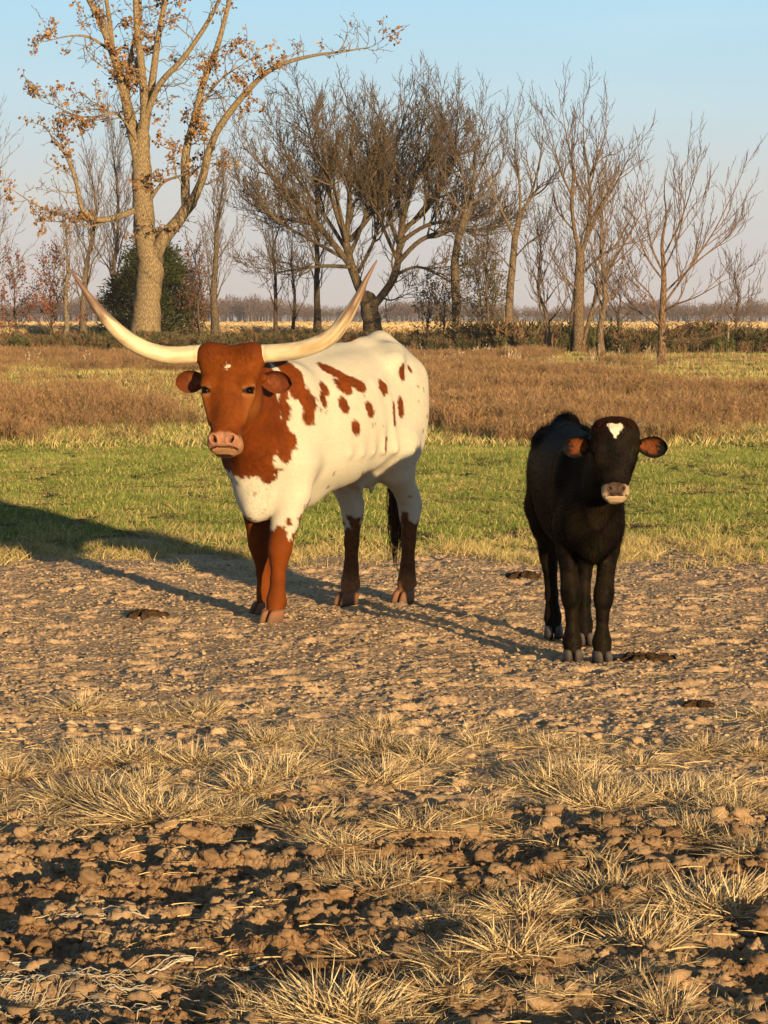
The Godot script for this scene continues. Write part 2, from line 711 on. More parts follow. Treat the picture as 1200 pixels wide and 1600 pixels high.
# short hairs lying along a coat: thin two-faced blades rooted on the mesh of the body
func coat_hairs(sh: Shape, share: float, length: float, width: float, flow: Callable, parent: Node, m: Material, seed_: int, lift := 0.14) -> void:
	var r := RandomNumberGenerator.new()
	r.seed = seed_
	var hair := Shape.new()
	hair.v = PackedVector3Array([Vector3(-0.5, 0, 0), Vector3(0.5, 0, 0), Vector3(0.0, 0.12, 1.0)])
	hair.n = PackedVector3Array([Vector3.UP, Vector3.UP, Vector3.UP])
	hair.c = PackedColorArray([Color.WHITE, Color.WHITE, Color.WHITE])
	hair.f = PackedInt32Array([0, 2, 1])
	var xf: Array[Transform3D] = []
	var cols := PackedColorArray()
	for k in range(0, sh.f.size(), 3):
		var a := sh.f[k]
		var b := sh.f[k + 1]
		var c := sh.f[k + 2]
		var area := (sh.v[b] - sh.v[a]).cross(sh.v[c] - sh.v[a]).length() * 0.5
		var want := area * share
		var cnt := int(want) + (1 if r.randf() < want - int(want) else 0)
		for j in cnt:
			var u := r.randf()
			var w := r.randf()
			if u + w > 1.0:
				u = 1.0 - u
				w = 1.0 - w
			var p := sh.v[a] + (sh.v[b] - sh.v[a]) * u + (sh.v[c] - sh.v[a]) * w
			var n := sh.n[a]
			var spec: Vector4 = flow.call(p)   # direction and length factor
			if spec.w <= 0.0:
				continue
			var d := Vector3(spec.x, spec.y, spec.z) + Vector3(r.randf_range(-0.3, 0.3), r.randf_range(-0.3, 0.3), r.randf_range(-0.3, 0.3))
			d = (d - n * d.dot(n)).normalized() + n * r.randf_range(0.02, lift)
			d = d.normalized()
			var x := d.cross(n).normalized()
			var l := length * spec.w * r.randf_range(0.6, 1.3)
			xf.append(Transform3D(Basis(x * width, n * l, d * l), p - n * 0.001))
			cols.append(sh.c[a] * r.randf_range(0.92, 1.15))
	scatter("coat_hair", hair.mesh(), m, xf, cols, "", "", parent)

# ---------------------------------------------------------------- the longhorn cow
var cow_head := Transform3D()
var cow_head_inv := Transform3D()

# dark patches on the left flank, along the body and up, in metres: [from x, y, to x, y, radius]
const FLANK_PATCHES := [[0.215, 1.295, 0.13, 1.245, 0.028], [0.15, 1.245, 0.02, 1.19, 0.031], [0.19, 1.205, 0.14, 1.185, 0.034], [0.305, 1.20, 0.295, 1.175, 0.027], [0.335, 1.145, 0.33, 1.115, 0.025], [0.2, 1.115, 0.19, 1.09, 0.033], [0.0, 1.085, -0.015, 1.06, 0.031], [0.12, 0.995, 0.115, 0.975, 0.032], [-0.165, 1.195, -0.18, 1.175, 0.032], [-0.26, 1.09, -0.262, 0.99, 0.016], [-0.185, 0.91, -0.18, 0.86, 0.014], [-0.335, 1.1, -0.345, 1.05, 0.032], [-0.37, 1.28, -0.385, 1.24, 0.027], [-0.47, 1.29, -0.49, 1.265, 0.012]]
const SHOULDER_PATCHES := [[0.55, 1.30, 0.50, 1.18, 0.062], [0.50, 1.18, 0.455, 1.10, 0.046], [0.45, 1.12, 0.43, 1.02, 0.032], [0.60, 1.17, 0.60, 1.05, 0.030], [0.64, 1.0, 0.57, 0.92, 0.055], [0.62, 0.94, 0.60, 0.86, 0.035]]

func patch_gap(f: float, y: float, s: Array) -> float:
	var a := Vector2(s[0], s[1])
	var b := Vector2(s[2], s[3])
	var p := Vector2(f, y)
	var h := clampf((p - a).dot(b - a) / (b - a).length_squared(), 0.0, 1.0)
	return (p - a - (b - a) * h).length() - s[4]

func cow_colour(p: Vector3, _n: Vector3) -> Color:
	var white := Color(0.50, 0.465, 0.385)
	var red := Color(0.135, 0.031, 0.005)
	var w1 := noise_b.get_noise_3d(p.x * 7.0, p.y * 7.0, p.z * 7.0)
	var w2 := noise_a.get_noise_3d(p.x * 38.0, p.y * 38.0, p.z * 38.0)
	var fine := noise_a.get_noise_3d(p.x * 120.0, p.y * 60.0, p.z * 120.0)
	var rough := w1 * 0.045 + w2 * 0.006 + fine * 0.0025
	var left := -p.z
	var gap := 1.0   # below zero is red
	var q := cow_head_inv * p      # along the face, out of the face, sideways
	# neck and head
	var neck := 0.63 - p.x + rough
	neck = maxf(neck, 0.745 - p.y + rough * 1.6)
	gap = minf(gap, neck)
	if p.x > 0.72 and p.y > 0.75:
		gap = minf(gap, 0.75 - p.y)
	# white notch between neck and shoulder
	if left > 0.02:
		for s in SHOULDER_PATCHES:
			gap = minf(gap, patch_gap(p.x, p.y, s) + rough * 0.8)
		for s in FLANK_PATCHES:
			gap = minf(gap, patch_gap(p.x, p.y, s) - 0.001 + w2 * 0.003 + fine * 0.003 + w1 * 0.004)
	else:
		gap = minf(gap, cell_noise.get_noise_2d(p.x * 2.6 + 3.0, p.y * 2.6) * 0.1 + 0.088 if p.x < 0.5 and p.y > 0.75 else 1.0)
	# legs
	if p.y < 0.72 and p.x > 0.2:
		if left > 0.0:
			var lift := 0.10 * smoothstep(0.55, 0.47, p.x)
			gap = minf(gap, p.y - 0.465 - lift + rough * 2.6 if p.x > 0.40 else 1.0)
		else:
			gap = minf(gap, p.y - 0.64 + rough if p.x < 0.55 else 1.0)
	if p.y < 0.6 and p.x < -0.1:
		gap = minf(gap, p.y - 0.45 + rough * 2.6)
	if gap > 0.01 and p.y < 1.3:   # freckles
		var fr := spot_noise.get_noise_3d(p.x * 13.0, p.y * 13.0, p.z * 13.0) + 1.0
		if fr < 0.16 and noise_a.get_noise_3d(p.x * 3.0 + 9.0, p.y * 3.0, p.z * 3.0) > 0.15:
			gap = -0.0005
	var coat := red * (1.0 + 0.30 * w1 + 0.16 * w2 + 0.18 * fine)
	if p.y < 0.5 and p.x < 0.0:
		coat = Color(0.12, 0.047, 0.02).lerp(Color(0.27, 0.115, 0.05), smoothstep(0.20, 0.09, p.y)) * (1.0 + 0.3 * w2)  # brown hind coat with the calf's shade and sunlit fetlocks painted in
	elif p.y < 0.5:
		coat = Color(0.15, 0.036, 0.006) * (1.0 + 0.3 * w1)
	var pale := white * (1.0 + 0.06 * w1 + 0.05 * fine)
	var col := coat.lerp(pale, smoothstep(-0.004, 0.004, gap))
	# the face
	if q.x > -0.08 and absf(q.z) < 0.2 and p.x > 0.72 and q.y > -0.33 and p.y > 0.8:
		var side := absf(q.z)
		var face := Color(0.15, 0.037, 0.006) * (1.0 + 0.22 * w1 + 0.14 * w2 + 0.15 * fine)
		face = face.lerp(Color(0.12, 0.028, 0.007), smoothstep(0.07, 0.02, q.x) * 0.8)
		face = face.lerp(Color(0.22, 0.07, 0.016), smoothstep(0.07, 0.11, side) * smoothstep(0.19, 0.25, q.x) * smoothstep(0.42, 0.34, q.x) * 0.8)
		# pale ring round the eye
		var er := Vector2(q.x - 0.215, q.y + 0.022).length()
		if side > 0.08:
			face = face.lerp(Color(0.30, 0.13, 0.05), smoothstep(0.042, 0.024, er) * 0.6)
			face = face.lerp(Color(0.03, 0.015, 0.01), smoothstep(0.021, 0.016, er))
		var star := Vector2((q.x - 0.100) * 1.1, q.z - 0.005).length() - 0.013 + w2 * 0.010 + fine * 0.006
		face = face.lerp(Color(0.7, 0.62, 0.5), smoothstep(0.003, -0.003, star))
		# bare pink nose, tan lip
		var nose := smoothstep(0.432, 0.444, q.x + w2 * 0.004 - side * side * 3.0) * smoothstep(-0.125, -0.105, q.y)
		face = face.lerp(Color(0.36, 0.175, 0.11) * (1.0 + 0.18 * w2), nose)
		var hole := Vector2(q.x - 0.474, side - 0.043).length()
		face = face.lerp(Color(0.10, 0.04, 0.03), smoothstep(0.018, 0.010, hole) * smoothstep(-0.012, -0.02, q.y))
		var tan_lip := smoothstep(0.070, 0.085, side) * smoothstep(0.42, 0.45, q.x)
		face = face.lerp(Color(0.32, 0.17, 0.085), tan_lip * 0.8)
		if q.x > 0.505 or (q.x > 0.45 and q.y < -0.115):
			face = face.lerp(Color(0.26, 0.14, 0.075), 0.85)
		col = col.lerp(face, smoothstep(-0.215, -0.185, q.y))
	return col

func build_cow() -> void:
	var cow := thing("longhorn_cow", "large white and red-brown spotted cow with long curved horns facing forward", "cow", Vector3(-0.317, 0.0, -14.19), deg_to_rad(-126.0))
	var pitch := deg_to_rad(70.0)
	var fwd := Vector3(0.899, 0, -0.438)
	var hx := fwd * cos(pitch) - Vector3.UP * sin(pitch)      # down the face
	var hy := fwd * sin(pitch) + Vector3.UP * cos(pitch)      # out of the face
	var hz := hx.cross(hy)
	cow_head = Transform3D(Basis(hx, hy, hz), Vector3(0.985, 1.405, -0.165))
	cow_head_inv = cow_head.affine_inverse()
	var b := Flesh.new()
	# trunk: [x, height of widest line, up to the back, down to the belly, half width]
	b.loft([[-0.775, 1.17, 0.05, 0.08, 0.03], [-0.74, 1.16, 0.15, 0.18, 0.115], [-0.66, 1.14, 0.245, 0.27, 0.185], [-0.55, 1.12, 0.305, 0.33, 0.225], [-0.42, 1.10, 0.33, 0.36, 0.245], [-0.22, 1.04, 0.362, 0.355, 0.272], [0.0, 1.00, 0.385, 0.36, 0.300], [0.2, 0.985, 0.372, 0.36, 0.288], [0.38, 0.985, 0.35, 0.37, 0.245], [0.50, 0.97, 0.315, 0.37, 0.205], [0.60, 0.93, 0.25, 0.34, 0.155], [0.67, 0.87, 0.15, 0.26, 0.10], [0.71, 0.83, 0.05, 0.10, 0.04]], 2.15, 0.05, Transform3D.IDENTITY)
	b.bone(Vector3(0.45, 1.30, 0), Vector3(0.30, 1.335, 0), 0.05, 0.045, 0.10)
	b.bone(Vector3(0.30, 1.335, 0), Vector3(-0.30, 1.385, 0), 0.04, 0.04, 0.07)
	b.bone(Vector3(-0.30, 1.385, 0), Vector3(-0.50, 1.42, 0), 0.04, 0.045, 0.07)
	b.bone(Vector3(-0.50, 1.42, 0), Vector3(-0.74, 1.33, 0), 0.045, 0.04, 0.07)
	for s in [-1.0, 1.0]:
		b.bone(Vector3(-0.36, 1.325, s * 0.205), Vector3(-0.42, 1.36, s * 0.15), 0.045, 0.05, 0.09)
		b.bone(Vector3(-0.68, 1.24, s * 0.105), Vector3(-0.73, 1.23, s * 0.10), 0.055, 0.045, 0.08)
		# shoulder blade and point of shoulder
		b.egg(Vector3(0.41, 1.05, s * 0.165), Vector3(0.135, 0.27, 0.085), 0.07, Basis(Vector3(0, 0, 1), -0.28))
		b.egg(Vector3(0.555, 0.86, s * 0.125), Vector3(0.10, 0.13, 0.08), 0.08)
		# thigh
		b.egg(Vector3(-0.545, 1.0, s * 0.125), Vector3(0.185, 0.30, 0.10), 0.08, Basis(Vector3(0, 0, 1), 0.12))
		# ribs: faint ridges along the barrel
		for k in 5:
			var x := 0.20 - k * 0.105
			b.bone(Vector3(x + 0.02, 1.20, s * 0.235), Vector3(x - 0.06, 0.85, s * 0.262), 0.010, 0.012, 0.045)
	# folds of loose skin on the neck and over the shoulder
	for k in 4:
		b.bone(Vector3(0.70 - k * 0.055, 1.10 - k * 0.02, -0.165 - k * 0.006), Vector3(0.66 - k * 0.05, 0.84 - k * 0.01, -0.125 - k * 0.012), 0.007, 0.010, 0.03)
	# neck, brisket and dewlap
	b.bone(Vector3(0.44, 1.17, 0), Vector3(0.86, 1.27, -0.095), 0.165, 0.105, 0.12)
	b.bone(Vector3(0.54, 0.93, -0.01), Vector3(0.89, 1.12, -0.115), 0.168, 0.115, 0.11)
	b.bone(Vector3(0.60, 0.74, -0.02), Vector3(0.83, 1.0, -0.115), 0.074, 0.050, 0.09)
	b.egg(Vector3(0.605, 0.660, -0.035), Vector3(0.092, 0.150, 0.080), 0.08, Basis(Vector3(0, 0, 1), 0.25))
	b.bone(Vector3(0.50, 0.62, 0), Vector3(0.2, 0.66, 0), 0.10, 0.10, 0.10)
	# flank fold and udder
	for s in [-1.0, 1.0]:
		b.bone(Vector3(-0.22, 0.83, s * 0.19), Vector3(-0.33, 0.92, s * 0.185), 0.03, 0.06, 0.09)
	b.egg(Vector3(-0.33, 0.71, 0), Vector3(0.12, 0.075, 0.085), 0.06)
	for t in [[-0.27, -0.045], [-0.27, 0.045], [-0.37, -0.04], [-0.37, 0.04]]:
		b.bone(Vector3(t[0], 0.66, t[1]), Vector3(t[0], 0.615, t[1]), 0.017, 0.012, 0.02)
	# legs: points down the limb with radii
	var legs := [
		[[0.46, 0.80, -0.155, 0.130], [0.475, 0.66, -0.16, 0.092], [0.530, 0.50, -0.15, 0.066], [0.556, 0.415, -0.147, 0.058], [0.566, 0.365, -0.145, 0.057], [0.570, 0.31, -0.144, 0.041], [0.576, 0.22, -0.142, 0.035], [0.582, 0.155, -0.141, 0.038], [0.588, 0.115, -0.140, 0.045], [0.604, 0.060, -0.139, 0.043]],
		[[0.42, 0.80, 0.155, 0.120], [0.41, 0.66, 0.155, 0.088], [0.380, 0.50, 0.147, 0.063], [0.370, 0.415, 0.145, 0.057], [0.364, 0.365, 0.143, 0.055], [0.354, 0.31, 0.142, 0.040], [0.340, 0.22, 0.140, 0.035], [0.328, 0.155, 0.139, 0.037], [0.324, 0.115, 0.138, 0.044], [0.338, 0.060, 0.138, 0.042]],
		[[-0.43, 0.86, -0.15, 0.135], [-0.47, 0.72, -0.140, 0.088], [-0.585, 0.60, -0.118, 0.060], [-0.622, 0.535, -0.113, 0.060], [-0.625, 0.47, -0.111, 0.051], [-0.616, 0.34, -0.109, 0.038], [-0.610, 0.20, -0.108, 0.037], [-0.606, 0.150, -0.108, 0.040], [-0.602, 0.115, -0.108, 0.046], [-0.586, 0.060, -0.108, 0.043]],
		[[-0.30, 0.86, 0.15, 0.135], [-0.29, 0.72, 0.135, 0.088], [-0.355, 0.60, 0.108, 0.060], [-0.385, 0.535, 0.103, 0.060], [-0.388, 0.47, 0.101, 0.051], [-0.378, 0.34, 0.099, 0.038], [-0.370, 0.20, 0.098, 0.037], [-0.366, 0.150, 0.098, 0.040], [-0.362, 0.115, 0.098, 0.046], [-0.346, 0.060, 0.098, 0.043]]]
	for leg in legs:
		for i in leg.size() - 1:
			b.bone(v3(leg[i]), v3(leg[i + 1]), leg[i][3], leg[i + 1][3], 0.07 if i == 0 else 0.025)
		# dew claws
		var f: Array = leg[8]
		for s in [-1.0, 1.0]:
			b.egg(Vector3(f[0] - 0.045, f[1] - 0.015, f[2] + s * 0.022), Vector3(0.014, 0.018, 0.012), 0.02)
	for s in [-1.0, 1.0]:   # hock points
		pass
	b.bone(Vector3(-0.655, 0.60, -0.115), Vector3(-0.63, 0.50, -0.112), 0.030, 0.040, 0.04)
	b.bone(Vector3(-0.42, 0.60, 0.105), Vector3(-0.395, 0.50, 0.102), 0.030, 0.040, 0.04)
	# head: down the face from the poll
	b.loft([[-0.045, -0.07, 0.02, 0.03, 0.05], [-0.02, -0.065, 0.05, 0.08, 0.115], [0.03, -0.06, 0.060, 0.12, 0.150], [0.10, -0.058, 0.062, 0.16, 0.152], [0.17, -0.056, 0.060, 0.19, 0.138], [0.23, -0.056, 0.056, 0.195, 0.120], [0.30, -0.058, 0.056, 0.18, 0.094], [0.37, -0.06, 0.055, 0.145, 0.079], [0.43, -0.06, 0.054, 0.118, 0.076], [0.475, -0.062, 0.056, 0.105, 0.089], [0.51, -0.068, 0.045, 0.085, 0.078], [0.535, -0.075, 0.02, 0.04, 0.045]], 2.5, 0.05, cow_head)
	var H := cow_head
	for s in [-1.0, 1.0]:
		b.egg(H * Vector3(0.022, -0.050, s * 0.105), Vector3(0.064, 0.066, 0.076), 0.035, H.basis)
		b.egg(H * Vector3(0.178, -0.018, s * 0.098), Vector3(0.038, 0.030, 0.040), 0.03, H.basis)
		b.bone(H * Vector3(0.235, -0.055, s * 0.104), H * Vector3(0.36, -0.062, s * 0.075), 0.030, 0.020, 0.03)
		b.egg(H * Vector3(0.20, -0.17, s * 0.085), Vector3(0.085, 0.075, 0.042), 0.05, H.basis)
		b.egg(H * Vector3(0.462, -0.012, s * 0.040), Vector3(0.030, 0.026, 0.036), 0.025, H.basis)
		# eyelids
		b.egg(H * Vector3(0.196, -0.030, s * 0.112), Vector3(0.012, 0.026, 0.022), 0.012, H.basis)
		b.egg(H * Vector3(0.234, -0.034, s * 0.108), Vector3(0.010, 0.024, 0.020), 0.012, H.basis)
		# ear roots
		b.bone(H * Vector3(0.10, -0.13, s * 0.115), H * Vector3(0.112, -0.138, s * 0.155), 0.034, 0.018, 0.03)
	b.bone(H * Vector3(0.16, -0.045, 0), H * Vector3(0.42, -0.052, 0), 0.052, 0.050, 0.03)
	# nostrils, mouth and eye sockets are hollows
	for s in [-1.0, 1.0]:
		b.egg(H * Vector3(0.474, 0.012, s * 0.043), Vector3(0.021, 0.040, 0.013), 0.008, H.basis * Basis(Vector3(0, 1, 0), s * 0.55), true)
		b.egg(H * Vector3(0.215, -0.014, s * 0.122), Vector3(0.0125, 0.026, 0.020), 0.008, H.basis, true)
		b.egg(H * Vector3(0.300, 0.022, s * 0.092), Vector3(0.085, 0.036, 0.034), 0.04, H.basis * Basis(Vector3(0, 1, 0), s * 0.22), true)
	b.egg(H * Vector3(0.517, -0.085, 0.0), Vector3(0.0045, 0.09, 0.10), 0.008, H.basis * Basis(Vector3(0, 0, 1), 0.22), true)
	b.egg(H * Vector3(-0.075, -0.02, 0.0), Vector3(0.05, 0.10, 0.045), 0.03, H.basis, true)

	var sh := Shape.new()
	var head_box := AABB(Vector3(0.78, 0.82, -0.42), Vector3(0.52, 0.66, 0.50))
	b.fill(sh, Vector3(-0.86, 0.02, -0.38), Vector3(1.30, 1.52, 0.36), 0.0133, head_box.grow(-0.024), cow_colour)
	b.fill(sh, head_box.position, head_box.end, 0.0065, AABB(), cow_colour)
	print("cow body ", sh.v.size(), " vertices ", sh.f.size() / 3, " faces")
	var hide_tex := noise_texture(31, 0.06, 256, 5, Color(0.90, 0.89, 0.87), Color(1, 1, 1), 1.2)
	var hide_h := noise_texture(33, 0.05, 256, 5, Color(0, 0, 0), Color(1, 1, 1))
	var hide := paint(0.72, hide_tex, 6.0, false, hide_h, 0.06)
	hide.metallic_specular = 0.2
	part("body", sh.mesh(), hide, cow)
	# horns
	var pale := Color(0.60, 0.50, 0.33)
	var warm := Color(0.50, 0.33, 0.16)
	var dark := Color(0.165, 0.095, 0.062)
	var horn_mat := paint(0.55)
	horn_mat.metallic_specular = 0.5
	for s in [-1.0, 1.0]:
		var pts: Array = []
		# sideways, up, forward, measured from the poll in the head's own axes; s = -1 is the cow's left
		var rows := [[0.10, -0.005, -0.05], [0.175, 0.0, -0.045], [0.36, 0.022, -0.01], [0.52, 0.088, 0.04], [0.635, 0.23, 0.08], [0.70, 0.36, 0.08], [0.75, 0.455, 0.06]]
		if s > 0.0:
			rows = [[0.10, 0.0, -0.05], [0.17, -0.003, -0.045], [0.345, -0.004, -0.02], [0.49, 0.055, 0.02], [0.615, 0.17, 0.05], [0.72, 0.31, 0.06], [0.795, 0.415, 0.05]]
		for r in rows:
			pts.append(H.origin + fwd * r[2] + Vector3.UP * (r[1] - 0.03) + Vector3(-hz.x, 0, -hz.z).normalized() * (-1.0) * r[0] * s)
		var radii := [0.048, 0.0445, 0.042, 0.0395, 0.030, 0.016, 0.004]
		part("horn", horn_mesh(pts, radii, pale, warm, dark), horn_mat, cow)
	# ears
	var ear_mat := paint(0.85)
	ear_mat.backlight_enabled = true
	ear_mat.backlight = Color(0.12, 0.04, 0.015)
	var ear := ear_mesh(0.165, 0.118, 0.050, Color(0.16, 0.042, 0.012), Color(0.15, 0.045, 0.018), Color(0.11, 0.028, 0.009))
	for s in [-1.0, 1.0]:
		var o := part("ear", ear, ear_mat, cow)
		var along := (Basis(H.basis) * Vector3(0.16, -0.10, s)).normalized()
		var out := (fwd * 0.9 - Vector3.UP * 0.25 + along * 0.15)
		out = (out - along * out.dot(along)).normalized()
		o.transform = Transform3D(Basis(along, out.cross(along), out), H * Vector3(0.112, -0.132, s * 0.135))
	var eye_mat := StandardMaterial3D.new()
	eye_mat.albedo_color = Color(0.035, 0.018, 0.012)
	eye_mat.roughness = 0.22
	eye_mat.metallic_specular = 0.25
	for s in [-1.0, 1.0]:
		var o := part("eye", eye_mesh(0.019), eye_mat, cow)
		o.position = H * Vector3(0.215, -0.030, s * 0.107)
	# hooves
	var hoof := hoof_mesh(0.128, 0.108, 0.068, Color(0.13, 0.075, 0.045), Color(0.22, 0.10, 0.052))
	var hoof_mat := paint(0.6)
	for leg in legs:
		var o := part("hoof", hoof, hoof_mat, cow)
		o.position = Vector3(leg[9][0] + 0.022, 0.0, leg[9][2])
		o.rotation.y = 0.08 if leg[9][2] < 0 else -0.12
	# tail with its dark switch
	var tl := Shape.new()
	var tp := PackedVector3Array([Vector3(-0.72, 1.34, 0), Vector3(-0.785, 1.28, 0.0), Vector3(-0.815, 1.12, 0.02), Vector3(-0.81, 0.9, 0.07), Vector3(-0.79, 0.72, 0.115)])
	tl.tube(tp, PackedFloat32Array([0.035, 0.03, 0.022, 0.018, 0.015]), 10, Color(0.55, 0.46, 0.36))
	var tail := part("tail", tl.mesh(), paint(0.85), cow)
	var sw := Shape.new()
	var r := RandomNumberGenerator.new()
	r.seed = 8
	for i in 260:
		var st := Vector3(-0.793 + r.randf_range(-0.014, 0.014), r.randf_range(0.66, 0.82), 0.108 + r.randf_range(-0.014, 0.014))
		var pth := PackedVector3Array()
		var rr := PackedFloat32Array()
		var spread := Vector3(r.randf_range(-0.03, 0.03), 0, r.randf_range(-0.03, 0.03))
		var len_ := r.randf_range(0.25, 0.56)
		for k in 5:
			var t := k / 4.0
			pth.append(st + Vector3(0.01 * sin(t * 5.0 + i), -len_ * t, 0.012 * sin(t * 4.0 + i * 2.0)) + spread * sin(t * PI * 0.75))
			rr.append(0.0028 * (1.0 - 0.7 * t))
		sw.tube(pth, rr, 3, Color(0.045, 0.022, 0.014) * r.randf_range(0.6, 1.7), 0.0, false)
	part("switch", sw.mesh(), paint(0.7), tail)
	# short coat
	var hair_mat := paint(0.75)
	coat_hairs(sh, 16000.0, 0.012, 0.0009, cow_hair_flow, cow, hair_mat, 77)

func cow_hair_flow(p: Vector3) -> Vector4:
	var q := cow_head_inv * p
	if q.x > 0.42 and q.y > -0.13:
		return Vector4(0, 0, 0, 0)
	if q.x > -0.06 and p.x > 0.8 and p.y > 0.85:
		var d := cow_head.basis.x
		var l := 0.8
		if q.x < 0.09 and absf(q.z) < 0.12:
			l = 1.7
		return Vector4(d.x, d.y, d.z, l)
	if p.y < 0.55:
		return Vector4(0, -1, 0, 0.7)
	return Vector4(-0.7, -0.6, 0, 0.0 if p.x < 0.62 else 1.2)

# ---------------------------------------------------------------- the black calf
var calf_head := Transform3D()
var calf_head_inv := Transform3D()

func calf_colour(p: Vector3, _n: Vector3) -> Color:
	var w1 := noise_b.get_noise_3d(p.x * 6.0 + 20.0, p.y * 6.0, p.z * 6.0)
	var w2 := noise_a.get_noise_3d(p.x * 45.0, p.y * 45.0, p.z * 45.0)
	var col := Color(0.0085, 0.0064, 0.0048) * (1.0 + 0.5 * w1 + 0.3 * w2)
	col = col.lerp(Color(0.016, 0.0112, 0.0072), clampf(0.35 + 1.1 * w1, 0.0, 0.8))
	var q := calf_head_inv * p
	if q.x > -0.05 and p.x > 0.52 and p.y > 0.6:
		var side := absf(q.z)
		# reddish poll
		col = col.lerp(Color(0.022, 0.008, 0.005), smoothstep(0.06, 0.0, q.x + 0.02 * w1))
		# white heart on the forehead
		var hq := Vector2(q.z, q.x - 0.045)
		var heart := absf(hq.x) - 0.033 * (1.0 - smoothstep(-0.02, 0.05, hq.y)) + 0.010 * smoothstep(0.0, 0.012, 0.008 - absf(hq.x)) * (1.0 if hq.y < -0.012 else 0.0)
		heart = maxf(heart, absf(hq.y - 0.012) - 0.040 + 0.15 * absf(absf(hq.x) - 0.015)) + w2 * 0.005
		if q.y > -0.03:
			col = col.lerp(Color(0.70, 0.63, 0.50), smoothstep(0.002, -0.002, heart))
		# cream muzzle with a dark bare nose
		var muzzle := smoothstep(0.304, 0.312, q.x + w2 * 0.003) * smoothstep(-0.11, -0.10, q.y)
		col = col.lerp(Color(0.36, 0.26, 0.17), muzzle)
		var nose := Vector2((q.z) / 0.045, (q.x - 0.326) / 0.028).length()
		if q.y > -0.06:
			col = col.lerp(Color(0.07, 0.045, 0.034), smoothstep(1.08, 0.94, nose))
		var er := Vector2(q.x - 0.155, q.y + 0.035).length()
		if side > 0.06:
			col = col.lerp(Color(0.004, 0.003, 0.003), smoothstep(0.026, 0.016, er))
	return col

